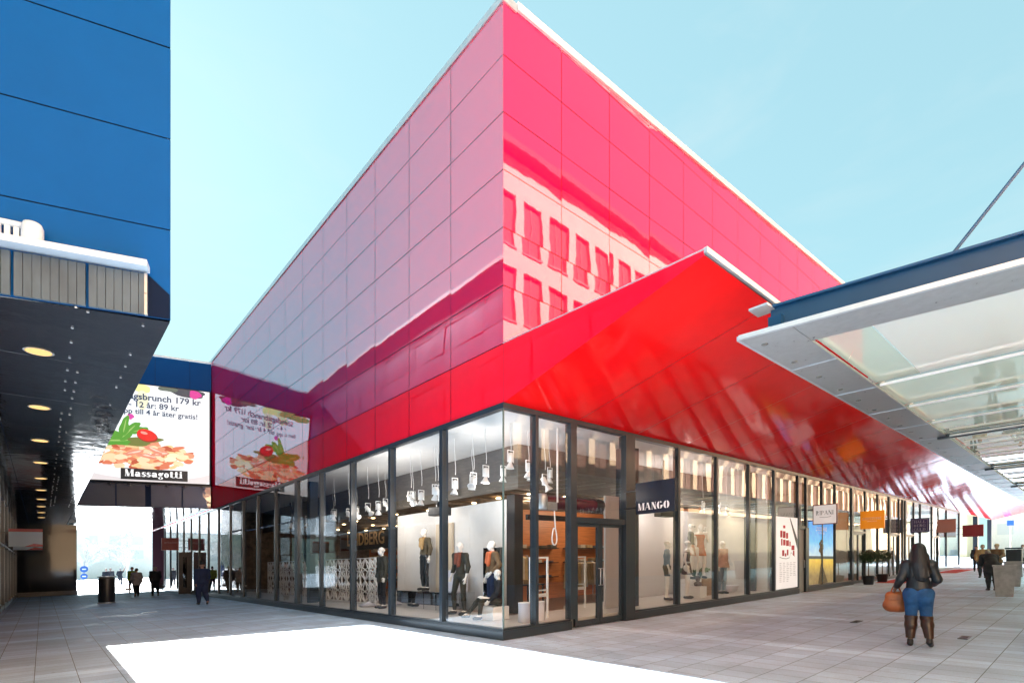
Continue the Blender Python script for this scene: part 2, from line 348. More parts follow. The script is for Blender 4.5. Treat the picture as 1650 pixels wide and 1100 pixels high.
# folded canopy
OV, ZO = 4.30, 5.80
b = MB(); b.quad((0, -0.004, 4.762), (0, -OV, ZO-0.008), (0, -OV, 5.87), (0, -0.004, 5.955)); b.build('canopy_fascia', M_FAS, red)
b = MB()
for i in range(32):
    x0, x1 = 2.28*i+(0.0 if i == 0 else 0.006), 2.28*(i+1)-0.006
    n = 4; vs = []
    ta = random.gauss(0, 0.0008)
    for u in range(n+1):
        for w in range(n+1):
            x = x0+(x1-x0)*u/n; y = -OV*w/n
            vs.append((x, y, 4.77+(ZO-4.77)*w/n-0.003*math.sin(math.pi*u/n)*math.sin(math.pi*w/n)+ta*(x-(x0+x1)/2)))
    b.add(vs, [(u*(n+1)+w, u*(n+1)+w+1, (u+1)*(n+1)+w+1, (u+1)*(n+1)+w) for u in range(n) for w in range(n)], True)
b.build('canopy_soffit', M_SOF, red)
b = MB(); b.quad((0.01, 0, 5.93), (73, 0, 5.93), (73, -OV, 5.86), (0.01, -OV, 5.86)); b.quad((0.01, 0, 4.80), (0.01, -OV, 5.83), (73, -OV, 5.83), (73, 0, 4.80))
b.quad((73, 0, 4.80), (73, -OV, 5.83), (73, -OV, 5.86), (73, 0, 5.93))
b.build('canopy_roof', M_GALV, red)
b = MB(); b.box(-0.01, 73, -OV-0.05, -OV, 5.82, 5.90)
for k in range(8): b.prism([(-0.012, -OV*k/8, 5.956-0.086*k/8), (-0.012, -OV*(k+1)/8, 5.956-0.086*(k+1)/8), (-0.012, -OV*(k+1)/8, 5.975-0.086*(k+1)/8), (-0.012, -OV*k/8, 5.975-0.086*k/8)], (0.05, 0, 0))
b.build('canopy_edge_trim', M_COP, red)
# glazing: sill plinth, head frame
b = MB()
b.box(-0.06, 0.10, -0.06, 39.3, 0.0, 0.19); b.box(-0.02, 0.12, -0.02, 39.3, 0.19, 0.225); b.box(-0.075, -0.06, -0.075, 39.3, 0.10, 0.17)
b.box(0.10, 2.0, -0.06, 0.10, 0.0, 0.19); b.box(0.12, 2.0, -0.02, 0.12, 0.19, 0.225)
b.box(4.42, 15.5, -0.06, 0.10, 0.0, 0.19); b.box(4.42, 15.5, -0.02, 0.12, 0.19, 0.225); b.box(16.5, 22.4, -0.06, 0.1, 0, 0.19); b.box(24.8, 52, -0.06, 0.1, 0, 0.12)
b.build('plinth', M_DARKM, red)
b = MB(); b.box(-0.03, 0.12, -0.03, 39.3, 4.66, 4.766); b.box(0.12, 52, -0.03, 0.12, 4.66, 4.766); b.build('head_frame', M_DARKM, red)
def bay(axis, a0, a1, z0=0.225, z1=4.66, post=0.10, mat_g=None, rail=None, lab=None):
    w = MB()
    if axis == 'Y': w.quad((0.02, a0, z0), (0.02, a1, z0), (0.02, a1, z1), (0.02, a0, z1))
    else: w.quad((a0, 0.02, z0), (a1, 0.02, z0), (a1, 0.02, z1), (a0, 0.02, z1))
    o = w.build('window', mat_g or M_GLASS, red)
    f = MB()
    if axis == 'Y': f.box(-0.035, 0.14, a1-post/2, a1+post/2, z0, z1)
    else: f.box(a1-post/2, a1+post/2, -0.035, 0.14, z0, z1)
    if rail:
        if axis == 'X': f.box(a0+0.05, a1-post/2, 0.0, 0.08, rail-0.05, rail+0.05)
    f.build('frame', M_DARKM, o)
    return o
LT = [0.012, 2.18, 4.6, 6.95, 9.28, 11.5, 13.87, 16.2, 18.4, 20.6, 22.9, 25.2, 27.5, 29.8, 32.1, 34.4, 36.9, 39.2]
for i in range(len(LT)-1): bay('Y', LT[i], LT[i+1], post=0.30 if LT[i+1] == 11.5 else 0.11)
RT = [0.012, 0.92, 2.09]
for i in range(2): bay('X', RT[i], RT[i+1], post=0.20 if i == 1 else 0.09)
w = MB(); w.quad((2.19, 0.02, 2.55), (4.03, 0.02, 2.55), (4.03, 0.02, 4.66), (2.19, 0.02, 4.66)); ow = w.build('window', M_GLASS, red)
f = MB(); f.box(2.19, 4.03, -0.035, 0.14, 2.42, 2.55); f.box(4.03, 4.42, -0.06, 0.16, 0, 4.66); f.build('frame', M_DARKM, ow)
RT = [4.42, 6.59, 8.83, 11.1, 13.2, 15.5]
for i in range(5): bay('X', RT[i], RT[i+1])
# corner edge of glass
b = MB(); b.box(-0.006, 0.022, -0.006, 0.022, 0.225, 4.66); b.build('glass_corner_seal', mat('green_glass_edge', (0.10, 0.15, 0.14), 0.15), red)
def doors(x0, x1, zt=2.42, n=2):
    w = (x1-x0)/n
    for k in range(n):
        a0, a1 = x0+k*w+0.01, x0+(k+1)*w-0.01
        d = MB(); d.box(a0, a0+0.09, 0.03, 0.09, 0.03, zt); d.box(a1-0.09, a1, 0.03, 0.09, 0.03, zt); d.box(a0+0.09, a1-0.09, 0.03, 0.09, 0.03, 0.16); d.box(a0+0.09, a1-0.09, 0.03, 0.09, zt-0.08, zt)
        o = d.build('door', M_DARKM, red)
        g = MB(); g.quad((a0+0.09, 0.06, 0.16), (a1-0.09, 0.06, 0.16), (a1-0.09, 0.06, zt-0.08), (a0+0.09, 0.06, zt-0.08)); g.build('pane', M_GLASS, o)
        hx = a1-0.045 if k % 2 == 0 else a0+0.045
        h = MB(); h.tube([(hx, 0.03, 0.95), (hx, -0.03, 0.95), (hx, -0.03, 1.35), (hx, 0.03, 1.35)], 0.012, 6); h.build('handle', M_GALV, o)
doors(2.20, 4.02)
# grey service door, then further shop fronts
d = MB(); d.box(15.56, 16.2, 0.03, 0.09, 0.03, 2.55); o = d.build('door', mat('grey_door', (0.28, 0.28, 0.27), 0.45), red)
h = MB(); h.tube([(16.12, 0.03, 1.0), (16.12, -0.03, 1.0), (16.12, -0.03, 1.3), (16.12, 0.03, 1.3)], 0.014, 6); h.build('handle', M_GALV, o)
w = MB(); w.quad((15.55, 0.02, 2.68), (16.22, 0.02, 2.68), (16.22, 0.02, 4.66), (15.55, 0.02, 4.66)); ow = w.build('window', M_GLASS, red)
f = MB(); f.box(15.55, 16.22, -0.03, 0.14, 2.56, 2.68); f.box(16.22, 16.55, -0.05, 0.16, 0, 2.62); f.box(16.33, 16.43, -0.03, 0.14, 2.62, 4.66); f.build('frame', M_DARKM, ow)
RX = [16.43, 18.2, 19.9, 22.4]
for i in range(3): bay('X', RX[i], RX[i+1], post=0.26 if i == 2 else 0.08)
def shopfront(x0, x1, x2):
    doors(x0, x0+1.9, 2.5)
    w = MB(); w.quad((x0, 0.02, 2.6), (x0+1.9, 0.02, 2.6), (x0+1.9, 0.02, 4.66), (x0, 0.02, 4.66)); ow = w.build('window', M_GLASS, red)
    f = MB(); f.box(x0, x0+1.9, -0.03, 0.14, 2.5, 2.6); f.box(x0+1.9, x0+2.02, -0.03, 0.14, 0, 4.66); f.build('frame', M_DARKM, ow)
    bay('X', x0+2.02, x1); bay('X', x1, x2, post=0.3)
shopfront(22.56, 26.8, 29.2); shopfront(29.4, 32.2, 32.95); shopfront(33.15, 37, 40.7); shopfront(40.9, 46, 51.7)
for x in (62.0, 72.0): b = MB(); b.box(x, x+0.35, 0.02, 0.37, 0, 4.78); b.build('post', M_DARKM, red)
# ---- interior shell
b = MB(); b.box(0.14, 13.2, 0.14, 1.9, 0.02, 0.21); b.box(0.14, 1.9, 1.9, 24, 0.02, 0.21); b.box(4.5, 13.2, 1.9, 2.5, 0.02, 0.21); b.build('display_floor', M_FLOORI, red)
b = MB(); b.box(1.9, 13.2, 1.9, 24, 0.01, 0.06); b.box(13.2, 52, 0.14, 12, 0.01, 0.05); b.box(0.14, 13.2, 24, 39.2, 0.01, 0.05); b.build('shop_floor', M_FLOORD, red)
b = MB()
b.box(0.14, 13.2, 0.14, 39.2, 4.68, 4.74); b.box(13.2, 52, 0.14, 12, 4.68, 4.74); b.build('ceiling', M_OFFW, red)
b = MB()   # lower slatted ceiling, with bulkheads facing the windows
b.box(2.6, 13.0, 2.4, 39, 3.62, 3.68)
for k in range(46):
    y = 2.5+0.32*k; b.box(2.62, 12.9, y, y+0.13, 3.52+random.uniform(-0.02, 0.04), 3.6)
b.build('slatted_ceiling', M_SLAT, red)
b = MB(); b.box(2.5, 2.6, 2.3, 39, 3.5, 4.68); b.box(2.6, 13.1, 2.3, 2.4, 3.5, 4.68); b.build('bulkhead', mat('taupe_bulkhead', (0.13, 0.115, 0.10), 0.7, var=0.2, stretch=(1, 1, 6)), red)
b = MB()
b.box(13.1, 13.25, 0.2, 24, 0.05, 4.68); b.box(13.3, 52, 8, 8.1, 0.05, 4.68); b.box(9.9, 10, 24, 39, 0.05, 4.6)
b.box(22.35, 22.45, 0.2, 8, 0.05, 4.68); b.box(32.9, 33.0, 0.2, 8, 0.05, 4.68)
b.build('partition_wall', M_OFFW, red)
b = MB(); b.box(0.2, 13.1, 23.9, 24.0, 0.05, 4.68); b.build('partition_wall', M_SLAT, red)
b = MB()
b.box(12.95, 13.05, 2.7, 23.5, 0.06, 3.55); b.build('rear_wall', M_WOOD, red)
for q in ((0.42, 0.72, 11.35, 11.65, 0.21, 4.68), (5.28, 5.75, 0.75, 1.2, 0.21, 4.68), (13.0, 13.3, 0.6, 0.9, 0.05, 4.68)):
    b = MB(); b.box(*q); b.build('column', M_DARKM, red)
b = MB(); b.tube([(0.9, 14.6, 4.2), (0.9, 11.7, 0.22)], 0.11, 12); b.build('brace', M_DARKM, red)
# ================================================================ BLUE BUILDING
BX, BY = -5.69, -0.09
eF = Vector((-0.9585, 0.2846, 0))
blue = thing('panelled_building', 'tall blue panelled building overhanging a dark glazed arcade on the left', 'building', (BX, BY, 0))
nF = (-0.2846, -0.9585, 0)
BR = [4.76, 5.91, 7.07, 8.23, 9.39, 10.55, 11.70, 12.80]
b = MB(); panels(b, (BX, BY, 0), eF, nF, [0, 3.6, 7.2, 10.8, 14.4, 18, 21.6, 25.2, 28.8], BR, n=4, gap=0.008); b.build('wall', M_BLUE, blue)
b = MB(); panels(b, (BX, BY, 0), (0, 1, 0), (1, 0, 0), [2.6*i for i in range(18)], BR, n=3, gap=0.008); b.build('wall', M_BLUE, blue)
Fx, Fy = BX+eF.x*28.8, BY+eF.y*28.8
b = MB(); k = 0.03
b.quad((BX-k, BY+k, 4.77), (BX-k, 45.4, 4.77), (BX-k, 45.4, 12.78), (BX-k, BY+k, 12.78)); b.quad((BX-k, BY+k, 4.77), (BX-k, BY+k, 12.78), (Fx, Fy+k, 12.78), (Fx, Fy+k, 4.77))
b.quad((BX-k, 45.4, 4.77), (Fx, 45.4, 4.77), (Fx, 45.4, 12.78), (BX-k, 45.4, 12.78)); b.quad((Fx, Fy, 0), (Fx, 45.4, 0), (Fx, 45.4, 12.78), (Fx, Fy, 12.78))
b.build('wall_backing', M_JBLUE, blue)
b = MB(); b.quad((BX-k, BY+k, 12.79), (BX-k, 45.4, 12.79), (Fx, 45.4, 12.79), (Fx, Fy, 12.79)); b.build('roof', M_GALV, blue)
b = MB(); b.box(BX-0.3, BX+0.04, BY, 45.4, 12.805, 12.97); b.obox((BX, BY+0.15, 12.89), (Fx, Fy+0.15, 12.89), 0.34, 0.165); b.build('coping', M_WHITE, blue)
b = MB()   # soffit of the overhang, in sheets with open joints
W0 = -8.2
for i in range(16):
    y0, y1 = 2.45*i-0.05, 2.45*(i+1)-0.062
    for (x0, x1) in ((-7.55, BX), (-8.19, -7.562), (-10.2, -8.202), (-14, -10.212), (-20, -14.012)):
        ta = random.gauss(0, 0.001)
        f0 = lambda x: max(y0, BY+(BX-x)*0.2969)
        if f0(x0) >= y1: continue
        b.quad((x0, f0(x0), 4.755+ta), (x0, y1, 4.755-ta), (x1, y1, 4.755-ta), (x1, f0(x1), 4.755+ta))
b.build('overhang_soffit', M_DSOF, blue)
for y in np.arange(0.25, 26, 0.62):
    for x in (-5.95, -6.62, -6.5):
        if random.random() < 0.72:
            b = MB(); b.lathe([(0.016, 0.0), (0.016, 0.012)], (x+random.uniform(-.01, .01), y+random.uniform(-.1, .1), 4.738), 6); b.build('fixing_stud', M_COP, blue)
for i, y in enumerate(np.arange(2.1, 36, 3.4)):
    d = MB(); d.lathe([(0.175, -0.012), (0.155, -0.012), (0.15, 0.01)], (-6.95, y, 4.75), 20); o = d.build('downlight', M_COP, blue)
    d = MB(); d.lathe([(0.148, 0), (0.001, 0)], (-6.95, y, 4.734), 20); d.build('diffuser', emit('downlight_glow', (1.0, 0.62, 0.24), 0.13), o)
# arcade glass wall and end block
AY = [3, 6, 9, 12, 15, 18, 21, 24, 27, 30, 33, 36, 38.7]
for i in range(len(AY)-1):
    w = MB(); w.quad((W0, AY[i], 0.2), (W0, AY[i+1], 0.2), (W0, AY[i+1], 4.755), (W0, AY[i], 4.755)); o = w.build('window', M_GLASS2, blue)
    f = MB(); f.box(W0-0.05, W0+0.06, AY[i+1]-0.05, AY[i+1]+0.05, 0.0, 4.75); f.box(W0-0.05, W0+0.05, AY[i]+0.05, AY[i+1]-0.05, 2.75, 2.83); f.box(W0-0.06, W0+0.05, AY[i]+0.05, AY[i+1]-0.05, 0.0, 0.2); f.build('frame', M_DARKM, o)
b = MB(); b.box(-13, -8.6, 3, 38.5, 0.01, 0.05); b.box(-13, -12.9, 3, 38.5, 0.05, 4.7); b.box(-13, -8.3, 2.9, 3.0, 0.05, 4.7); b.build('arcade_interior', M_FLOORD, blue)
b = MB(); b.box(-8.25, -5.15, 38.75, 45.3, 0.28, 4.755); b.build('end_block', mat('polished_black_cladding', (0.012, 0.014, 0.02), 0.06, ior=1.38, bump=0.003, bscale=1.0), blue)
b = MB(); b.box(-8.28, -5.1, 38.68, 45.3, 0.0, 0.28); b.build('plinth', M_DARKM, blue)
# plant enclosure on the front
def fp(r, out, z): q = Vector((BX, BY, 0))+eF*r+Vector(nF)*out; return (q.x, q.y, z)
enc = thing('plant_enclosure', 'corrugated grey plant enclosure with white flashing on the blue wall', 'enclosure', (fp(0.9, 0, 4.78)))
def fbox(b, r0, r1, o0, o1, z0, z1): return b.prism([fp(r0, o0, z0), fp(r1, o0, z0), fp(r1, o1, z0), fp(r0, o1, z0)], (0, 0, z1-z0))
b = MB()
for r0, r1 in ((0.25, 0.83), (0.86, 1.52), (1.55, 2.2), (2.23, 3.0)):
    n = int((r1-r0)/0.075)
    for k in range(n):
        a = r0+(r1-r0)*k/n; w = (r1-r0)/n
        fbox(b, a, a+w-0.006, 0.01, 0.045+0.008*random.random(), 4.775, 5.28)
b.build('corrugated_panel', M_CORR, enc)
b = MB(); fbox(b, 0.22, 3.0, 0.002, 0.20, 5.31, 5.385); b.build('flashing', M_WCOP, enc)
b = MB(); fbox(b, 0.24, 0.27, 0.01, 0.055, 4.772, 5.29); b.build('corner_post', M_GALV, enc)
b = MB(); b.prism([fp(0.235, 0.004, 5.29), fp(0.008, 0.004, 5.08), fp(0.008, 0.004, 4.775), fp(0.235, 0.004, 4.775)], Vector(nF)*0.01); b.build('painted_shadow', mat('shadow_navy', (0.002, 0.010, 0.035), 0.6, ior=1.2), enc)  # dark plate stands in for the shadow beside the enclosure
b = MB(); b.tube([fp(1.28, 0.09, 5.56), fp(2.6, 0.09, 5.6)], 0.035, 10); b.lathe([(0.10, 0), (0.10, 0.17), (0.085, 0.21), (0.03, 0.225)], fp(1.33, 0.1, 5.387), 16)
for k in range(14): fbox(b, 1.45+k*0.08, 1.45+k*0.08+0.05, 0.07, 0.1, 5.387, 5.56)
b.build('vent', M_WCOP, enc)
# ================================================================ BRIDGE
J0, J1 = Vector((-0.02, 24.4, 0)), Vector((-5.66, 25.6, 0))
eB = (J1-J0).normalized(); nB = Vector((eB.y, -eB.x, 0))
if nB.y > 0: nB = -nB
br = thing('link_bridge', 'blue panelled bridge joining the two buildings behind the lit advertising screen', 'bridge', (-2.8, 25.0, 4.83))
LB = (J1-J0).length
def bp(r, o, z): q = J0+eB*r+nB*o; return (q.x, q.y, z)
b = MB(); panels(b, tuple(J0), eB, nB, [0.0, 1.0, 2.55, 4.1, LB], [11.2, 12.72], n=3); b.build('wall', M_BLUE, br)
b = MB(); b.prism([bp(0.01, -0.04, 0), bp(LB, -0.04, 0), (-5.6, 45.4, 0), (-0.03, 45.4, 0)], (0, 0, 7.8))
for i in range(len(b.v)): b.v[i] = (b.v[i][0], b.v[i][1], b.v[i][2]+4.88)
b.build('deck', M_JBLUE, br)
b = MB(); b.prism([bp(0.0, -0.03, 12.73), bp(LB, -0.03, 12.73), bp(LB, 0.05, 12.73), bp(0, 0.05, 12.73)], (0, 0, 0.07)); b.build('coping', M_COP, br)
b = MB()
for i in range(12):
    y0, y1 = 25.7+1.65*i, 25.7+1.65*(i+1)-0.02
    ta = random.gauss(0, .004); b.quad((-0.03, y0, 4.82+ta), (-5.64, y0, 4.82-ta), (-5.64, y1, 4.82-ta), (-0.03, y1, 4.82+ta))
b.quad((-0.03, 24.41, 4.82), (-5.6, 25.62, 4.82), (-5.6, 25.68, 4.82), (-0.03, 25.68, 4.82))
b.build('mirror_soffit', M_MIRS, br)
for r0, r1 in ((0.0, 1.35), (1.35, 2.75), (2.95, 4.2), (4.2, LB)):
    w = MB(); w.quad(bp(r0+0.03, 0.0, 4.86), bp(r1-0.03, 0.0, 4.86), bp(r1-0.03, 0.0, 6.0), bp(r0+0.03, 0.0, 6.0)); w.build('window', mat('mirror_glass', (0.10, 0.12, 0.13), 0.02, ior=2.6, bump=0.01, bscale=1.0), br)
b = MB(); b.prism([bp(0, -0.02, 6.0), bp(LB, -0.02, 6.0), bp(LB, 0.12, 6.0), bp(0, 0.12, 6.0)], (0, 0, 0.06))
for r in (0.4, 1.2, 2.0, 2.8, 3.6, 4.4): b.prism([bp(r, 0.1, 5.9), bp(r+0.12, 0.1, 5.9), bp(r+0.12, 0.2, 5.9), bp(r, 0.2, 5.9)], (0, 0, 0.1))
b.prism([bp(0, -0.01, 4.83), bp(LB, -0.01, 4.83), bp(LB, 0.03, 4.83), bp(0, 0.03, 4.83)], (0, 0, 0.03))
b.build('frame', M_DARKM, br)
# ================================================================ SALMON OFFICE BUILDING ACROSS THE STREET
SY = -11.3
sal = thing('office_building', 'salmon rendered office building with rows of windows mirrored in the red wall', 'building', (30, SY, 0))
b = MB(); X0, X1 = -22.0, 92.0; FL = [5.6, 9.3, 13.0, 16.7]; WH = 2.5
zs = [0.0]; cols = np.arange(X0+0.4, X1-1.2, 1.92)
for z in FL: zs += [z, z+WH]
zs.append(21.0)
for k in range(0, len(zs)-1):
    z0, z1 = zs[k], zs[k+1]
    if k % 2 == 0: b.box(X0, X1, SY-0.45, SY, z0, z1)
    else:
        e = X0
        for x in cols: b.box(e, x, SY-0.45, SY, z0, z1); e = x+1.34
        b.box(e, X1, SY-0.45, SY, z0, z1)
b.build('wall', M_SALM, sal)
b = MB(); f = MB()
for z in FL:
    for x in cols:
        b.quad((x, SY-0.25, z), (x, SY-0.25, z+WH), (x+1.34, SY-0.25, z+WH), (x+1.34, SY-0.25, z))
        f.box(x+0.64, x+0.69, SY-0.24, SY-0.2, z, z+WH)
        f.box(x-0.06, x+1.4, SY-0.2, SY+0.08, z-0.1, z-0.002)
w = b.build('window', mat('curtained_window', (0.17, 0.085, 0.06), 0.3), sal); w['kind'] = 'stuff'
w = f.build('window_frame', mat('salmon_frame', (0.30, 0.14, 0.09), 0.6), sal); w['kind'] = 'stuff'
b = MB(); b.box(X0, X1, SY-0.4, SY+0.75, 21.0, 21.35); b.build('eave', M_ROOF, sal)
b = MB(); b.prism([(X0, SY+0.7, 21.36), (X0, SY-6, 25.4), (X0, SY-12, 21.36)], (X1-X0, 0, 0)); b.build('roof', M_ROOF, sal)
b = MB(); b.quad((X0, SY-0.44, 0), (X0, SY-12, 0), (X0, SY-12, 21.4), (X0, SY-0.44, 21.4)); b.quad((X1, SY-0.44, 0), (X1, SY-12, 0), (X1, SY-12, 21.4), (X1, SY-0.44, 21.4)); b.build('gable_wall', M_SALM, sal)
# ================================================================ GLASS CANOPY ON THE RIGHT
gc = thing('glass_canopy', 'long glass street canopy on grey steel with a blue edge beam', 'canopy', (1.0, -8, 4.5))
CY0, CY1 = -4.74, -10.9; ZC = 4.5
def cx(y): return 0.13+(-4.74-y)*0.172
b = MB()   # perforated edge plates in lengths
JX = [0.13]+[1.96+2.12*i for i in range(34)]
for i in range(len(JX)-1):
    x0, x1 = JX[i]+0.006, JX[i+1]-0.006
    xa = x0 if i else cx(CY0)
    b.prism([(xa, CY0, ZC), (x1, CY0, ZC), (x1, CY0-0.62, ZC), (x0+0.1 if i == 0 else xa, CY0-0.62, ZC)], (0, 0, 0.035))
    b.prism([(x0, CY1, ZC), (x1, CY1, ZC), (x1, CY1+0.6, ZC), (x0, CY1+0.6, ZC)], (0, 0, 0.035)) if i > 0 else None
b.prism([(cx(-5.37), -5.37, ZC), (cx(-5.37)+0.72, -5.37, ZC), (cx(CY1)+0.72, CY1, ZC), (cx(CY1), CY1, ZC)], (0, 0, 0.035))
b.build('edge_plate', M_GALV, gc)
b = MB()
for i in range(1, len(JX)-1): b.box(JX[i]-0.012, JX[i]+0.012, CY0-0.62, CY0+0.012, ZC-0.012, ZC-0.002)
b.obox((cx(CY0)-0.02, CY0, ZC+0.02), (cx(CY1)-0.02, CY1, ZC+0.02), 0.05, 0.06); b.box(cx(CY0), 73, CY0, CY0+0.04, ZC-0.005, ZC+0.055)
b.build('edge_trim', M_COP, gc)
for i in range(40):
    b = MB(); b.lathe([(0.045, -0.006), (0.045, 0.0)], (0.55+i*1.06, CY0-0.16, ZC), 10)
    b.build('spot_plate', mat('spot_plate', (0.30, 0.29, 0.27), 0.25, metal=0.6), gc)
for i in range(34):
    x0 = (cx(-7.5)+0.75) if i == 0 else JX[i]+0.0; x1 = JX[i+1]
    if i == 0:
        w = MB(); w.quad((JX[1]-0.9, -6.0, ZC+0.06), (JX[2]-0.02, -6.0, ZC+0.06), (JX[2]-0.02, CY1+0.6, ZC+0.06), (JX[1]-0.2, CY1+0.6, ZC+0.06)); w.build('glass_pane', M_BRIGHT_GLASS, gc)
        w = MB(); w.quad((JX[1]+0.5, -5.37, ZC+0.06), (JX[2]-0.02, -5.37, ZC+0.06), (JX[2]-0.02, -5.99, ZC+0.06), (JX[1]-0.9, -5.99, ZC+0.06)); w.build('glass_pane', M_CGL, gc)
        pl = [(cx(-5.37)+0.73, -5.37, ZC+0.06), (JX[1]+0.49, -5.37, ZC+0.06), (JX[1]-0.91, -5.99, ZC+0.06), (cx(-5.99)+0.73, -5.99, ZC+0.06)]
    elif i == 1: continue
    else: pl = [(x0+0.02, -5.2, ZC+0.06), (x1-0.02, -5.2, ZC+0.06), (x1-0.02, CY1+0.6, ZC+0.06), (x0+0.02, CY1+0.6, ZC+0.06)]
    w = MB(); w.quad(*pl); w.build('glass_pane', M_CGL, gc)
b = MB()
for i in range(2, len(JX)):
    b.box(JX[i]-0.03, JX[i]+0.03, CY1+0.3, CY0-0.5, ZC+0.07, ZC+0.19)
b.build('purlin', M_GALV, gc)
for i in range(5, len(JX), 4): b = MB(); b.box(JX[i]-0.06, JX[i]+0.06, CY1+0.2, CY0-0.45, ZC-0.06, ZC+0.05); b.build('cross_beam', M_DARKM, gc)
for i in range(2, 30):
    d = MB(); d.tube([(JX[i]-0.14, -5.45, ZC-0.02), (JX[i]-0.14, CY1+0.7, ZC-0.02)], 0.026, 8); d.build('light_tube', M_WHITE, gc)
b = MB()   # blue I-beam along the front edge, set back
def ibeam(b, o, z0, z1, fl):
    p, q = Vector((cx(CY0-0.25)+o, CY0-0.25, 0)), Vector((cx(CY1)+o, CY1, 0)); zc = (z0+z1)/2
    b.obox(p+Vector((0, 0, zc)), q+Vector((0, 0, zc)), 0.03, z1-z0-0.04); b.obox(p+Vector((0, 0, z1-0.01)), q+Vector((0, 0, z1-0.01)), fl, 0.03); b.obox(p+Vector((0, 0, z0+0.01)), q+Vector((0, 0, z0+0.01)), fl, 0.03)
ibeam(b, 0.36, ZC+0.14, ZC+0.46, 0.18)
b.box(cx(CY0-0.2)+0.27, cx(CY0-0.2)+0.45, CY0-0.42, CY0-0.25, ZC+0.04, ZC+0.30)
b.build('edge_beam', M_BLUEG, gc)
b = MB(); b.tube([(0.853, -6.85, ZC+0.45), (4.2, -10.2, ZC+6.4)], 0.02, 8); b.build('tie_rod', M_BLUEG, gc)
b = MB(); b.box(cx(CY0)+0.16, cx(CY0)+0.46, CY0-0.3, CY0-0.05, ZC+0.42, ZC+0.45); b.build('bracket', M_COP, gc)
b = MB(); b.box(cx(CY0)+0.2, cx(CY0)+0.5, CY0-0.32, CY0-0.06, ZC+0.04, ZC+0.13); b.build('bracket', M_COP, gc)
for x in (8, 26, 44, 62):
    b = MB(); b.box(x-0.1, x+0.1, CY1-0.1, CY1+0.1, 0, ZC); b.build('column', M_BLUEG, gc)
# ================================================================ lettering
def text_polys(txt, size, bold=0.0, space=1.0):
    cu = bpy.data.curves.new('t', 'FONT'); cu.body = txt; cu.size = size; cu.offset = bold; cu.space_character = space; cu.resolution_u = 3
    ob = bpy.data.objects.new('t', cu); COL.objects.link(ob)
    dg = bpy.context.evaluated_depsgraph_get(); me = bpy.data.meshes.new_from_object(ob.evaluated_get(dg))
    vs = [tuple(v.co) for v in me.vertices]; fs = [tuple(p.vertices) for p in me.polygons]
    bpy.data.objects.remove(ob); bpy.data.curves.remove(cu); bpy.data.meshes.remove(me)
    return vs, fs
def text_on(b, txt, size, O, ux, uy, un, bold=0.0, align='L', space=1.0, width=None):
    """flat letters laid on a board: O origin, ux right, uy up, un outward"""
    vs, fs = text_polys(txt, size, bold, space); O = Vector(O); ux = Vector(ux); uy = Vector(uy)
    w = max(v[0] for v in vs)-min(v[0] for v in vs); k = (width/w) if width else 1.0
    x0 = min(v[0] for v in vs)
    off = {'L': 0, 'C': -w*k/2, 'R': -w*k}[align]
    b.add([O+ux*((v[0]-x0)*k+off)+uy*(v[1]*(k if width else 1)) for v in vs], fs); return w*k
def ring(cx, cy, rx, ry, ix, iy, a0=0, a1=360, n=20):
    out = []
    for i in range(n):
        p, q = math.radians(a0+(a1-a0)*i/n), math.radians(a0+(a1-a0)*(i+1)/n)
        out.append([(cx+rx*math.cos(p), cy+ry*math.sin(p)), (cx+rx*math.cos(q), cy+ry*math.sin(q)), (cx+ix*math.cos(q), cy+iy*math.sin(q)), (cx+ix*math.cos(p), cy+iy*math.sin(p))])
    return out
def R4(x0, y0, x1, y1): return [[(x0, y0), (x1, y0), (x1, y1), (x0, y1)]]
def DG(x0, x1, w, y0=0.0, y1=1.0): return [[(x0, y0), (x0+w, y0), (x1+w, y1), (x1, y1)]]
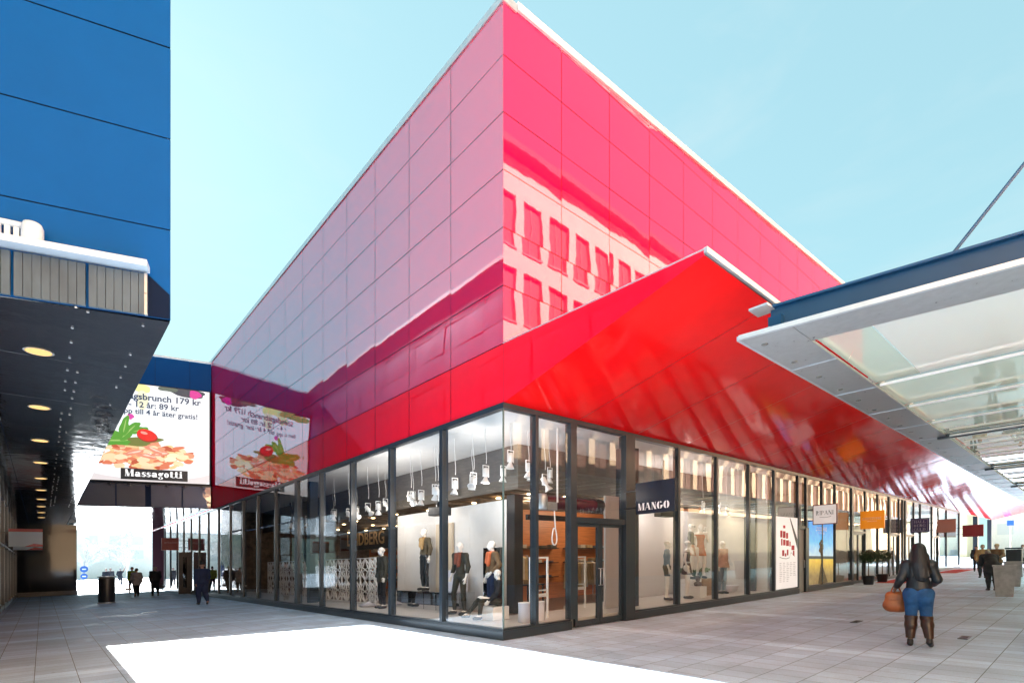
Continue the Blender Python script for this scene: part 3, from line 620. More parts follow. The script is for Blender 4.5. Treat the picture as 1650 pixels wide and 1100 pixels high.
def glyph(c, T, t):
    """serif letters, cap height 1: T thick stems, t hairlines"""
    e = 0.07; sf = lambda x, w, y: R4(x-e, y, x+w+e, y+t)
    st = lambda x, w: R4(x, 0, x+w, 1)+sf(x, w, 0)+sf(x, w, 1-t)
    if c == 'I': return st(0.08, T), T+0.16
    if c == 'L': return st(0.08, T)+R4(0.08+T, 0, 0.55+T, t)+R4(0.5+T, 0, 0.56+T, 0.3), 0.62+T
    if c == 'T': return st(0.3, T)+R4(0, 1-t, 0.6+T, 1)+R4(0, 0.74, t, 1)+R4(0.6+T-t, 0.74, 0.6+T, 1), 0.62+T
    if c == 'E': return st(0.08, T)+R4(0.08+T, 0, 0.5+T, t)+R4(0.08+T, 1-t, 0.5+T, 1)+R4(0.08+T, 0.47, 0.38+T, 0.47+t)+R4(0.45+T, 0, 0.5+T, 0.25)+R4(0.45+T, 0.75, 0.5+T, 1), 0.58+T
    if c == 'H': return st(0.08, T)+st(0.48+T, T)+R4(0.08+T, 0.47, 0.48+T, 0.47+t), 0.56+2*T
    if c == 'N': return R4(0.08, 0, 0.08+t, 1)+sf(0.08, t, 0)+R4(0.62, 0, 0.62+t, 1)+sf(0.62, t, 1-t)+DG(0.62-T+0.5*T, 0.02, T+0.04), 0.76+t
    if c == 'M': return R4(0.08, 0, 0.08+t, 1)+sf(0.08, t, 0)+st(0.78, T)+DG(0.43-T/2, 0.05, T)+DG(0.43, 0.80, t), 0.86+T
    if c == 'A': return DG(0.02, 0.34, t)+DG(0.62, 0.30, T)+R4(0.18, 0.3, 0.55, 0.3+t)+sf(0.03, t, 0)+sf(0.64, T-0.04, 0), 0.72+T
    if c == 'U': return R4(0.08, 0.3, 0.08+T, 1)+sf(0.08, T, 1-t)+R4(0.6, 0.3, 0.6+t, 1)+sf(0.6, t, 1-t)+ring(0.34+t/2, 0.31, 0.26+t/2, 0.31, 0.26+t/2-T*0.8, 0.31-t, 180, 360), 0.7+t
    if c == 'O': return ring(0.45, 0.5, 0.42, 0.52, 0.42-T, 0.52-t), 0.92
    if c == 'C': return ring(0.45, 0.5, 0.42, 0.52, 0.42-T, 0.52-t, 40, 320)+R4(0.72, 0.66, 0.72+t, 0.98), 0.84
    if c == 'G': return ring(0.45, 0.5, 0.42, 0.52, 0.42-T, 0.52-t, 40, 330)+R4(0.70, 0.68, 0.70+t, 0.98)+R4(0.66, 0.02, 0.66+T*0.8, 0.42)+R4(0.6, 0.42, 0.72+T, 0.42+t), 0.90
    if c == 'D': return st(0.08, T)+ring(0.08+T, 0.5, 0.55, 0.5, 0.55-T, 0.5-t, -90, 90), 0.72+T
    if c in 'PRB':
        g = st(0.08, T)+ring(0.08+T, 0.74, 0.42, 0.26, 0.42-T*0.9, 0.26-t, -90, 90); w = 0.6+T
        if c == 'R': g = g+DG(0.46, 0.2+T*0.4, T)+R4(0.46, 0, 0.62+T, t); w = 0.66+T
        if c == 'B': g = g+ring(0.08+T, 0.26, 0.46, 0.28, 0.46-T, 0.28-t, -90, 90); w = 0.64+T
        return g, w
    # lower case, fat face, x-height 0.66
    if c == 'a': return ring(0.28, 0.2, 0.26, 0.22, 0.26-T, 0.22-t)+R4(0.4, 0, 0.4+T, 0.5)+ring(0.36, 0.48, 0.04+T, 0.19, 0.04, 0.19-t, 0, 180)+R4(0.4+T, 0, 0.5+T, t), 0.52+T
    if c == 's': return ring(0.26, 0.48, 0.24, 0.19, 0.24-T*0.9, 0.19-t, 40, 250)+ring(0.26, 0.18, 0.24, 0.2, 0.24-T*0.9, 0.2-t, 220, 430)+DG(0.36, 0.04, T*0.9, 0.22, 0.44)+R4(0.42, 0.46, 0.48, 0.66)+R4(0.03, 0, 0.09, 0.2), 0.54
    if c == 'g': return ring(0.28, 0.42, 0.26, 0.24, 0.26-T, 0.24-t)+ring(0.3, -0.12, 0.3, 0.17, 0.3-T*0.7, 0.17-t)+ring(0.56, 0.6, 0.1, 0.1, 0.02, 0.02), 0.66
    if c == 'o': return ring(0.32, 0.33, 0.3, 0.35, 0.3-T, 0.35-t), 0.66
    if c == 't': return R4(0.1, 0.08, 0.1+T, 0.92)+R4(0, 0.66-t, 0.22+T, 0.66)+ring(0.2+T, 0.12, 0.1+T*0.6, 0.13, 0.1, 0.13-t, 180, 350), 0.3+T
    if c == 'i': return R4(0.06, 0, 0.06+T, 0.66)+R4(0, 0, 0.14+T, t)+R4(0, 0.66-t, 0.06, 0.66)+ring(0.06+T/2, 0.86, 0.13, 0.13, 0.001, 0.001), 0.18+T
    if c == "'": return R4(0.05, 0.7, 0.14, 1), 0.2
    if c == '.': return R4(0.04, 0, 0.16, 0.12), 0.2
    return [], 0.4
def serif_on(b, txt, O, ux, uy, un, width, height, T=0.2, t=0.05, stencil=False):
    O = Vector(O); ux = Vector(ux); uy = Vector(uy); un = Vector(un); pen = 0; pl = []
    for ch in txt:
        g, w = glyph(ch, T, t)
        if stencil and ch in 'OG':   # stencil bridges: two half rings
            g = ring(0.40, 0.5, 0.40, 0.52, 0.40-T*1.3, 0.52-t*1.6, 98, 262)+ring(0.50, 0.5, 0.40, 0.52, 0.40-T*1.3, 0.52-t*1.6, -82 if ch == 'O' else -78, 82 if ch == 'O' else -8)
            if ch == 'G': g += ring(0.50, 0.5, 0.40, 0.52, 0.40-T*1.3, 0.52-t*1.6, 40, 82)+R4(0.62, 0.40, 0.98, 0.48)
            w = 1.0
        pl += [[(pen+x, y) for x, y in p] for p in g]; pen += w+0.06
    k = width/(pen-0.06)
    for i, p in enumerate(pl):
        b.add([O+ux*(x*k)+uy*(y*height)+un*(0.00015*i) for x, y in p], [tuple(range(len(p)))])
# ================================================================ ADVERTISING SCREEN ON THE BRIDGE
sc = thing('advertising_screen', 'lit advertising screen showing a brunch offer above a plate of food', 'screen', bp(2.85, 0.1, 6.08))
LB2 = LB-0.1; SZ0, SZ1 = 6.09, 11.16
b = MB(); b.prism([bp(0.05, 0.03, SZ0), bp(LB2, 0.03, SZ0), bp(LB2, 0.16, SZ0), bp(0.05, 0.16, SZ0)], (0, 0, SZ1-SZ0)); b.build('housing', M_BLACK, sc)
def sp(u, v, lay): return bp(LB2-0.04-u*(LB2-0.13), 0.163+lay*0.0015, SZ0+0.04+v*(SZ1-SZ0-0.08))   # u left->right 0..1, v up 0..1
WS, HS = LB2-0.13, SZ1-SZ0-0.08
SG = 0.128
b = MB(); b.quad(sp(0, 0, 0), sp(1, 0, 0), sp(1, 1, 0), sp(0, 1, 0)); b.build('picture', emit('screen_white', (0.93, 0.97, 1.0), SG), sc)
LAY = [1]
def blob(col, cu, cv, ru, rv, rot=0, wob=0.0, n=26, name=None, star=0):
    b = MB(); ps = []; ca, sa = math.cos(rot), math.sin(rot); ph = random.random()*6
    for i in range(n):
        a = 2*math.pi*i/n; r = 1+wob*math.sin(3*a+ph)+wob*0.6*math.sin(5*a+2*ph)+star*math.cos(7*a)
        x, y = ru*WS*r*math.cos(a), rv*HS*r*math.sin(a)
        ps.append((cu+(x*ca-y*sa)/WS, cv+(x*sa+y*ca)/HS))
    ps = [(min(1, max(0, u)), min(1, max(0, v))) for u, v in ps]
    pts = [sp(u, v, LAY[0]) for u, v in ps]; c = sp(min(1, max(0, cu)), min(1, max(0, cv)), LAY[0]); LAY[0] += 0.5
    b.add(pts+[c], [(i, (i+1) % n, n) for i in range(n)])
    return b.build('picture_detail', emit('screen_%02x%02x%02x' % tuple(int(x*255) for x in col), col, SG), sc)
# blurred flowers along the top, plate, food
blob((0.86, 0.85, 0.35), 0.40, 0.97, 0.12, 0.06, 0, 0.2); blob((0.72, 0.80, 0.45), 0.30, 0.93, 0.05, 0.10, 0, 0.1)
blob((0.25, 0.35, 0.12), 0.16, 0.97, 0.16, 0.05, 0, 0.2); blob((0.03, 0.05, 0.08), 0.80, 0.97, 0.17, 0.05, -0.1, 0.1); blob((0.65, 0.03, 0.30), 0.88, 0.955, 0.05, 0.045, 0, 0.1); blob((0.10, 0.14, 0.12), 0.66, 0.985, 0.08, 0.03, 0, 0.1)
blob((0.88, 0.86, 0.62), 0.46, 0.84, 0.045, 0.10, 0, 0.05)
blob((0.70, 0.08, 0.40), 0.37, 0.66, 0.025, 0.03, 0, 0.1)
blob((0.78, 0.72, 0.72), 0.52, 0.10, 0.60, 0.16, 0, 0); blob((0.90, 0.91, 0.93), 0.50, 0.17, 0.56, 0.15, 0, 0); blob((0.97, 0.97, 0.98), 0.48, 0.22, 0.47, 0.13, 0, 0)
random.seed(3)
for i in range(190):
    a, r = random.random()*6.28, math.sqrt(random.random()); u = 0.46+0.40*r*math.cos(a); v = 0.30+0.135*r*math.sin(a)-0.03*r
    col = random.choice([(0.90, 0.62, 0.30), (0.86, 0.44, 0.22), (0.93, 0.74, 0.46), (0.74, 0.22, 0.12), (0.80, 0.34, 0.20), (0.55, 0.12, 0.06), (0.92, 0.66, 0.42)])
    blob(col, u, v, random.uniform(0.03, 0.06), random.uniform(0.016, 0.028), random.uniform(-0.6, 0.6), 0.12, 14)
for u, v, c in ((0.22, 0.24, (0.93, 0.70, 0.42)), (0.30, 0.235, (0.95, 0.76, 0.50)), (0.70, 0.28, (0.95, 0.85, 0.55)), (0.78, 0.27, (0.93, 0.80, 0.50)), (0.68, 0.24, (0.95, 0.86, 0.62)), (0.47, 0.22, (0.93, 0.72, 0.46))):
    blob(c, u, v, 0.05, 0.026, 0.1, 0.05)
for u, v, r in ((0.40, 0.29, 0.3), (0.50, 0.26, -0.2), (0.60, 0.29, 0.2), (0.55, 0.325, -0.4)): blob((0.80, 0.30, 0.20), u, v, 0.075, 0.024, r, 0.1); blob((0.93, 0.66, 0.52), u+0.01, v+0.004, 0.05, 0.008, r, 0.2)
for u, v, r, rr in ((0.22, 0.44, -0.35, 0.14), (0.28, 0.40, 0.1, 0.13), (0.36, 0.50, 0.9, 0.11), (0.33, 0.55, 1.4, 0.09), (0.44, 0.52, 0.4, 0.07)): blob((0.12, 0.36, 0.05), u, v, rr, rr*0.42, r, 0.16); blob((0.36, 0.58, 0.16), u, v, rr*0.7, rr*0.06, r, 0.05)
blob((0.20, 0.22, 0.06), 0.47, 0.41, 0.13, 0.045, 0.2, 0.2); blob((0.35, 0.05, 0.03), 0.50, 0.465, 0.082, 0.062, -0.25, 0.02); blob((0.80, 0.04, 0.03), 0.495, 0.475, 0.078, 0.058, -0.25, 0.02); blob((0.95, 0.35, 0.28), 0.475, 0.495, 0.028, 0.014, -0.25, 0.02)
b = MB(); b.add([sp(0.30, 0.012, LAY[0]), sp(0.82, 0.012, LAY[0]), sp(0.82, 0.125, LAY[0]), sp(0.30, 0.125, LAY[0])], [(0, 1, 2, 3)]); b.build('picture_detail', emit('screen_black', (0.02, 0.02, 0.02), 0.2), sc)
LAY[0] += 1; ux = -eB; uz = (0, 0, 1)
b = MB(); serif_on(b, 'Massagotti', sp(0.33, 0.045, LAY[0]), ux, uz, nB, WS*0.45, HS*0.07, T=0.26, t=0.05); b.build('lettering', emit('screen_letter', (1, 1, 1), SG*1.1), sc)
b = MB()
text_on(b, 'Söndagsbrunch 179 kr', 0.56, sp(0.20, 0.835, LAY[0]), ux, uz, nB, bold=0.016, width=WS*0.73)
text_on(b, '4 - 12 år: 89 kr', 0.42, sp(0.30, 0.755, LAY[0]), ux, uz, nB, bold=0.01, width=WS*0.45)
text_on(b, 'Barn upp till 4 år äter gratis!', 0.36, sp(0.15, 0.685, LAY[0]), ux, uz, nB, bold=0.008, width=WS*0.75)
b.build('lettering', emit('screen_ink', (0.03, 0.05, 0.09), 0.2), sc)
# ================================================================ PROJECTING SIGNS
def psign(name, label, x, y0, y1, zc, h, face, edge=None, brackets=True, wall=0.0, letters=None):
    """board standing out from the right-hand facade; its face looks back down the street (-X)"""
    s = thing(name, label, 'sign', (x, (y0+y1)/2, zc-h/2), group='projecting shop signs')
    b = MB(); b.box(x, x+0.10, y1, y0, zc-h/2, zc+h/2); b.build('board', edge or face, s)
    m = 0.03
    for xx, sgn in ((x-0.003, 1), (x+0.103, -1)):
        b = MB(); q = [(xx, y0-m, zc-h/2+m), (xx, y1+m, zc-h/2+m), (xx, y1+m, zc+h/2-m), (xx, y0-m, zc+h/2-m)]; b.quad(*(q if sgn > 0 else q[::-1])); b.build('face', face, s)
    for dz in (-h*0.28, h*0.28): b = MB(); b.box(x+0.03, x+0.07, y0, -0.03, zc+dz-0.02, zc+dz+0.02); b.build('bracket', M_BLACK, s)
    if letters:
        for xx, uy, nn in ((x-0.006, -1, -1), (x+0.106, 1, 1)):
            b = MB(); letters(b, (xx, y0 if uy < 0 else y1, zc), (0, uy, 0), (nn, 0, 0), abs(y1-y0)); b.build('lettering', letters.m, s)
    return s
def lt(f, m): f.m = m; return f
UZ = (0, 0, 1)
M_NAVY = mat('sign_navy', (0.012, 0.018, 0.035), 0.25); M_MAROON = mat('sign_maroon', (0.16, 0.012, 0.015), 0.35); M_ORNG = mat('sign_orange', (0.80, 0.27, 0.01), 0.4)
M_INDI = mat('sign_indigo', (0.035, 0.035, 0.14), 0.35); M_PINKB = mat('sign_dusty_pink', (0.42, 0.22, 0.19), 0.5); M_WFACE = add_glow(mat('sign_white', (0.75, 0.75, 0.75), 0.35), 0.05); add_glow(M_ORNG, 0.05); M_PAPER = add_glow(mat('poster_white_glow', (0.80, 0.80, 0.80), 0.4), 0.07)  # white and orange faces and poster paper carry the added glow
psign('shop_sign', 'black square sign with white stencil capitals beside the corner shop door', 3.95, -0.40, -1.47, 3.02, 0.76, M_NAVY, letters=lt(lambda b, o, u, n, w: serif_on(b, 'MANGO', Vector(o)+Vector(u)*0.07+Vector((0, 0, -0.29)), u, UZ, n, w-0.18, 0.17, T=0.25, t=0.05, stencil=True), M_TXTW))
psign('shop_sign', 'white sign with dark red edge and thin black serif capitals', 16.45, -0.22, -1.10, 3.12, 0.80, M_WFACE, M_MAROON, letters=lt(lambda b, o, u, n, w: (serif_on(b, 'RIPANI', Vector(o)+Vector(u)*0.12+Vector((0, 0, -0.02)), u, UZ, n, w-0.24, 0.17, T=0.13, t=0.045), b.add([Vector(o)+Vector(u)*(0.25+0.42*k/10)+Vector((0, 0, -0.10-0.03*math.sin(math.pi*k/10)+dz)) for k in range(11) for dz in (0, 0.014)], [(2*k, 2*k+2, 2*k+3, 2*k+1) for k in range(10)])), M_CHAR))
psign('shop_sign', 'bright orange sign with small white capitals', 22.75, -0.24, -1.22, 3.10, 0.86, M_ORNG, letters=lt(lambda b, o, u, n, w: (serif_on(b, "L'OCCITANE", Vector(o)+Vector(u)*0.10+Vector((0, 0, 0.0)), u, UZ, n, w-0.2, 0.12, T=0.16, t=0.06), text_on(b, 'EN PROVENCE', 0.05, Vector(o)+Vector(u)*0.3+Vector((0, 0, -0.09)), u, UZ, n, width=w-0.6)), M_TXTW))
psign('shop_sign', 'indigo sign with three rows of pale capitals in a thin border', 33.05, -0.22, -1.15, 3.1, 0.86, M_INDI, letters=lt(lambda b, o, u, n, w: ([serif_on(b, tx, Vector(o)+Vector(u)*0.17+Vector((0, 0, z)), u, UZ, n, w-0.34, 0.15, T=0.15, t=0.05) for tx, z in (('HALL', 0.14), ('BERG', -0.09), ('GULD', -0.32))], [b.add([Vector(o)+Vector(u)*a+Vector((0, 0, c)) for a, c in ((a0, c0), (a1, c0), (a1, c1), (a0, c1))], [(0, 1, 2, 3)]) for a0, a1, c0, c1 in ((0.08, w-0.08, 0.34, 0.355), (0.08, w-0.08, -0.365, -0.35), (0.08, 0.095, -0.35, 0.34), (w-0.095, w-0.08, -0.35, 0.34))]), mat('pale_lilac_letters', (0.45, 0.45, 0.60), 0.5)))
psign('shop_sign', 'plain dusty pink sign beyond the indigo one', 40.8, -0.25, -1.30, 3.25, 0.95, M_PINKB)
psign('shop_sign', 'plain dark red sign at the far end of the shop row', 51.75, -0.2, -1.55, 3.1, 1.0, M_MAROON)
# left-hand street: signs on the red building and under the blue overhang (boards face -Y)
def ysign(label, y, x0, x1, zc, h, face, att, cat='sign'):
    s = thing('shop_sign', label, cat, ((x0+x1)/2, y, zc-h/2), group='signs in the left passage')
    b = MB(); b.box(x0, x1, y, y+0.1, zc-h/2, zc+h/2); b.build('board', face, s)
    for dz in (-h*0.28, h*0.28): b = MB(); b.box(x1 if att > x1 else att, att if att > x1 else x0, y+0.03, y+0.07, zc+dz-0.02, zc+dz+0.02); b.build('bracket', M_BLACK, s)
    return s
s = ysign('dark red sign standing out from the red building by the open black door', 32.2, -1.2, -0.25, 3.2, 0.8, mat('sign_red', (0.36, 0.02, 0.03), 0.35), 0.0)
b = MB(); text_on(b, 'arkaden', 0.16, (-1.05, 32.195, 3.24), (1, 0, 0), UZ, (0, -1, 0), width=0.7); b.build('lettering', mat('rose_letters', (0.55, 0.16, 0.18), 0.5), s)
for y, lab in ((23.4, 'pale blue sign with a red top edge nearest under the dark overhang'), (28.0, 'pale blue sign with a red top edge second under the dark overhang')):
    s = ysign(lab, y, -8.0, -6.9, 3.12, 0.78, mat('sign_pale_blue', (0.50, 0.66, 0.76), 0.4), -8.2)
    b = MB(); b.quad((-8.0, y-0.004, 3.38), (-6.9, y-0.004, 3.38), (-6.9, y-0.004, 3.51), (-8.0, y-0.004, 3.51)); b.quad((-7.5, y-0.004, 2.73), (-6.9, y-0.004, 2.73), (-6.9, y-0.004, 2.82), (-7.2, y-0.004, 2.86)); b.build('stripe', mat('sign_red', (0.36, 0.02, 0.03), 0.35), s)
# ================================================================ SHOP WINDOW: posters
po = thing('map_poster', 'white poster with a red street map and a black wedge in the window', 'poster', (14.4, 0.2, 0.3))
b = MB(); b.box(13.36, 15.42, -0.012, 0.0, 0.26, 2.98); b.build('sheet', M_PAPER, po)
b = MB(); Y = -0.0135
def pq(x0, z0, x1, z1, sk=0.0): b.quad((x0, Y, z0), (x1, Y, z0+sk), (x1, Y, z1+sk), (x0, Y, z1))
for x0, z0, x1, z1 in ((13.72, 2.20, 13.92, 2.46), (13.97, 2.18, 14.22, 2.44), (14.27, 2.16, 14.47, 2.38), (13.80, 1.90, 13.93, 2.15), (13.99, 1.90, 14.22, 2.12), (14.27, 1.88, 14.55, 2.10), (14.60, 1.86, 14.72, 2.05), (14.80, 1.72, 15.1, 1.9), (14.95, 1.5, 15.1, 1.7), (13.9, 1.5, 14.1, 1.72), (14.15, 1.48, 14.3, 1.6), (14.35, 1.52, 14.5, 1.74), (14.0, 2.55, 14.2, 2.66)): pq(x0, z0, x1, z1)
b.build('print', mat('print_red', (0.55, 0.02, 0.04), 0.6), po)
b = MB()
b.quad((14.62, Y, 2.95), (15.40, Y, 1.75), (15.40, Y, 2.15), (14.70, Y, 2.95))
pts = [(13.62, 2.5), (13.66, 1.45), (13.95, 1.40), (14.3, 1.38), (14.6, 1.42), (14.75, 1.62), (15.15, 1.45)]
for (a, c), (d, e) in zip(pts, pts[1:]): b.quad((a, Y, c), (d, Y, e), (d, Y, e+0.02), (a, Y, c+0.02))
b.build('print', M_CHAR, po)
b = MB()
for k in range(5):
    for j in range(11 if k < 3 else 8):
        x0 = 13.66+k*0.33; z = 1.22-j*0.07; pq(x0, z, x0+random.uniform(0.14, 0.26), z+0.022)
b.build('print', mat('print_grey', (0.45, 0.45, 0.46), 0.6), po)
po = thing('landscape_poster', 'tall blue poster of a tree in a yellow field under white lettering', 'poster', (17.9, 0.2, 0.3))
b = MB(); b.box(16.62, 19.6, -0.012, 0.0, 0.26, 2.95)
mp_ = bpy.data.materials.new('printed_sky'); mp_.use_nodes = True; t = mp_.node_tree; p = t.nodes['Principled BSDF']; p.inputs['Roughness'].default_value = 0.4
tc = N(t, 'ShaderNodeTexCoord'); sx = N(t, 'ShaderNodeSeparateXYZ'); t.links.new(tc.outputs['Object'], sx.inputs[0])
cr = N(t, 'ShaderNodeValToRGB'); mr = N(t, 'ShaderNodeMapRange'); mr.inputs[1].default_value = 0.3; mr.inputs[2].default_value = 2.7; t.links.new(sx.outputs[2], mr.inputs[0]); t.links.new(mr.outputs[0], cr.inputs[0])
el = cr.color_ramp.elements; el[0].position = 0.0; el[0].color = (0.30, 0.22, 0.08, 1); el[1].position = 1; el[1].color = (0.005, 0.30, 0.95, 1)
for pos, c in ((0.26, (0.75, 0.55, 0.06, 1)), (0.30, (0.75, 0.62, 0.10, 1)), (0.305, (0.03, 0.05, 0.07, 1)), (0.35, (0.05, 0.09, 0.12, 1)), (0.355, (0.55, 0.80, 0.98, 1)), (0.6, (0.08, 0.50, 0.98, 1))):
    e = el.new(pos); e.color = c
nz = N(t, 'ShaderNodeTexNoise'); nz.inputs['Scale'].default_value = 4; nz.inputs['Detail'].default_value = 6; t.links.new(tc.outputs['Object'], nz.inputs[0])
mx = N(t, 'ShaderNodeMix', data_type='RGBA', blend_type='SOFT_LIGHT'); mx.inputs[0].default_value = 0.8; t.links.new(cr.outputs[0], mx.inputs[6]); t.links.new(nz.outputs[0], mx.inputs[7]); t.links.new(mx.outputs[2], p.inputs['Base Color'])
add_glow(mp_, 0.06); b.build('sheet', mp_, po)  # print brightened by added glow in its own colours
b = MB()
for i in range(60):
    a, r = random.random()*6.28, random.random(); x, z = 18.1+0.28*r*math.cos(a), 1.75+0.36*r*math.sin(a)
    b.add([(x+0.07*math.cos(k*1.05+a), Y-0.0002*i, z+0.07*math.sin(k*1.05+a)) for k in range(6)], [tuple(range(6))])
b.quad((18.05, Y, 1.1), (18.15, Y, 1.1), (18.13, Y, 1.6), (18.08, Y, 1.6)); b.quad((17.7, Y-.001, 0.27), (18.9, Y-.001, 0.27), (18.2, Y-.001, 1.1), (18.02, Y-.001, 1.1))
b.build('print', mat('print_olive', (0.16, 0.14, 0.09), 0.7, var=0.4, vscale=12), po)
b = MB(); text_on(b, "L'OCCITANE", 0.2, (17.45, Y-0.003, 2.52), (1, 0, 0), UZ, (0, -1, 0), width=1.3, bold=0.005); text_on(b, 'EN PROVENCE', 0.1, (17.7, Y-0.003, 2.38), (1, 0, 0), UZ, (0, -1, 0), width=0.8); text_on(b, 'L O C C I', 0.06, (17.9, Y-0.003, 2.76), (1, 0, 0), UZ, (0, -1, 0), width=0.4); b.build('lettering', M_TXTW, po)
# ================================================================ SHOP WINDOW: fixtures
b = MB(); b.box(2.2, 2.3, 2.42, 8.1, 0.21, 3.2); b.build('partition_wall', M_OFFW, red)
b = MB(); b.box(2.2, 2.5, 2.1, 2.41, 0.21, 3.3); b.build('column', M_BLACK, red)
b = MB(); b.box(6.9, 13.0, 2.55, 2.63, 0.21, 3.3); b.box(4.55, 5.27, 1.0, 1.06, 0.21, 3.3); b.build('partition_wall', mat('blush_wall', (0.56, 0.53, 0.52), 0.7), red)
def boxthing(name, label, cat, x0, x1, y0, y1, z0, z1, m, part='body', group=None, bevel=0.006):
    t_ = thing(name, label, cat, ((x0+x1)/2, (y0+y1)/2, z0), group=group); b = MB(); b.box(x0, x1, y0, y1, z0, z1)
    b.build(part, m, t_, bevel=bevel); return t_
M_MIRR = mat('mirror_face', (0.75, 0.77, 0.80), 0.03, metal=1.0)
for k, (y0, y1, m) in enumerate(((3.7, 4.65, M_MIRR), (4.68, 5.3, M_MIRR), (5.33, 7.2, M_MIRR))):
    boxthing('mirror_plinth', ('mirrored display plinth nearest the shop corner', 'narrow mirrored plinth between two longer ones', 'long mirrored plinth under the standing mannequin')[k], 'plinth', 1.48, 2.15, y0, y1, 0.215, 0.74, m, group='mirrored display plinths')
boxthing('display_cube', 'pale lilac cube standing on the mirrored plinth', 'display box', 1.55, 2.05, 3.9, 4.6, 0.745, 1.36, M_LILAC)
boxthing('mirror_board', 'beige upright panel behind the lone standing mannequin', 'board', 2.1, 2.18, 4.75, 5.6, 0.745, 2.75, mat('beige_board', (0.50, 0.42, 0.32), 0.6))
boxthing('mirror_board', 'mirrored upright panel behind the two standing mannequins', 'board', 2.0, 2.1, 2.45, 3.15, 0.215, 1.95, M_MIRR)
boxthing('seat_block', 'low white block under the seated mannequin', 'display box', 0.85, 1.35, 1.35, 1.85, 0.215, 0.52, M_WHITE)
for k, x in enumerate((1.12, 1.52)):
    t_ = thing('storage_drum', ('white ribbed drum on the left of a pair inside the glass corner', 'white ribbed drum on the right of a pair inside the glass corner')[k], 'drum', (x, 0.55, 0.212), group='ribbed white drums')
    b = MB(); b.lathe([(0.15+0.006*(i % 2), 0.02*i) for i in range(22)], (x, 0.55, 0.213), 18); b.build('body', M_LILAC, t_)
    b = MB(); b.lathe([(0.158, 0), (0.158, 0.015)], (x, 0.55, 0.636), 18); b.build('lid', M_WHITE, t_)
# star lattice screen
la = thing('lattice_screen', 'white star pattern lattice screen behind the left windows', 'screen', (1.5, 13, 0.21))
def lattice(y0, y1, z0, z1, x, c):
    b = MB(); ny, nz_ = int(round((y1-y0)/c)), int(round((z1-z0)/c)); cy, cz = (y1-y0)/ny, (z1-z0)/nz_; lay = 0
    def bar(p, q):
        nonlocal lay
        lay = (lay+1) % 9; xx = x+lay*0.0012
        b.obox((xx, y0+p[0]*cy, z0+p[1]*cz), (xx, y0+q[0]*cy, z0+q[1]*cz), 0.022, 0.034, up=(1, 0, 0))
    for i in range(ny):
        for j in range(nz_):
            C = (i+.5, j+.5); oc = [(C[0]+0.25*math.cos(math.pi*(k+.5)/4), C[1]+0.25*math.sin(math.pi*(k+.5)/4)) for k in range(8)]
            ou = [(C[0]+0.5*math.cos(math.pi*k/4)/max(abs(math.cos(math.pi*k/4)), abs(math.sin(math.pi*k/4))), C[1]+0.5*math.sin(math.pi*k/4)/max(abs(math.cos(math.pi*k/4)), abs(math.sin(math.pi*k/4)))) for k in range(8)]
            for k in range(8): bar(oc[k], ou[k]); bar(oc[k], ou[(k+1) % 8])
            for k in range(0, 8): bar(oc[k], (C[0]+0.1*math.cos(math.pi*k/4), C[1]+0.1*math.sin(math.pi*k/4)))
            for k in range(0, 8): bar((C[0]+0.1*math.cos(math.pi*k/4), C[1]+0.1*math.sin(math.pi*k/4)), oc[(k-1) % 8])
    b.box(x-0.012, x+0.02, y0, y1, z0-0.03, z0); b.box(x-0.012, x+0.02, y0, y1, z1, z1+0.03); b.box(x-0.012, x+0.02, y0-0.03, y0, z0-0.03, z1+0.03); b.box(x-0.012, x+0.02, y1, y1+0.03, z0-0.03, z1+0.03)
    return b
for k in range(5): lattice(8.4+k*2.28, 8.4+k*2.28+2.2, 0.25, 1.78, 1.5, 0.74).build('lattice_panel', M_WHITE, la)
lattice(7.35, 8.3, 0.25, 1.78, 1.25, 0.9).build('lattice_panel', M_WHITE, la)
# security gates
def gate(x, y, label):
    g = thing('security_gate', label, 'gate', (x, y, 0.06), group='white security gates')
    b = MB(); b.box(x-0.3, x-0.26, y-0.02, y+0.02, 0.2, 1.62); b.box(x+0.26, x+0.3, y-0.02, y+0.02, 0.2, 1.62); b.box(x-0.3, x+0.3, y-0.02, y+0.02, 1.62, 1.66); b.build('frame', M_WHITE, g)
    b = MB(); b.box(x-0.26, x+0.26, y-0.018, y+0.018, 0.72, 0.80); b.box(x-0.26, x+0.26, y-0.018, y+0.018, 0.86, 0.89); b.build('crossbar', M_OFFW, g)
    b = MB(); b.box(x-0.34, x+0.34, y-0.08, y+0.08, 0.06, 0.2); b.build('foot', M_OFFW, g)
gate(1.75, 0.75, 'white security gate left of the corner shop door'); gate(4.3, 1.75, 'white security gate seen through the glass door')
b = MB(); b.box(1.9, 4.4, 0.2, 1.9, 0.0, 0.05); b.build('door_mat', M_FLOORD, red)
# shelving with goods, clothes rails, tables against the wood wall
M_CL = [mat('cloth_%d' % i, c, 0.85, var=0.15, vscale=8) for i, c in enumerate(((0.30, 0.22, 0.13), (0.10, 0.09, 0.08), (0.45, 0.40, 0.34), (0.18, 0.11, 0.07), (0.55, 0.50, 0.45), (0.08, 0.10, 0.14), (0.42, 0.30, 0.16)))]
def garment(b, x, y, z, w=0.42, h=0.75):
    n = 6; vs = []
    for k, (ww, dz) in enumerate(((0.12, 0), (0.48, -0.06), (0.42, -0.3), (0.44, -0.6), (0.50, -1.0))):
        for s_ in (-1, 1):
            for d in (-0.04, 0.04): vs.append((x+s_*ww*w+random.uniform(-.01, .01), y+d*(1+k*0.3), z+dz*h))
    fs = []
    for k in range(4):
        o = 4*k; fs += [(o, o+2, o+6, o+4), (o+1, o+5, o+7, o+3), (o, o+4, o+5, o+1), (o+2, o+3, o+7, o+6)]
    b.add(vs, fs+[(0, 1, 3, 2), (16, 18, 19, 17)])
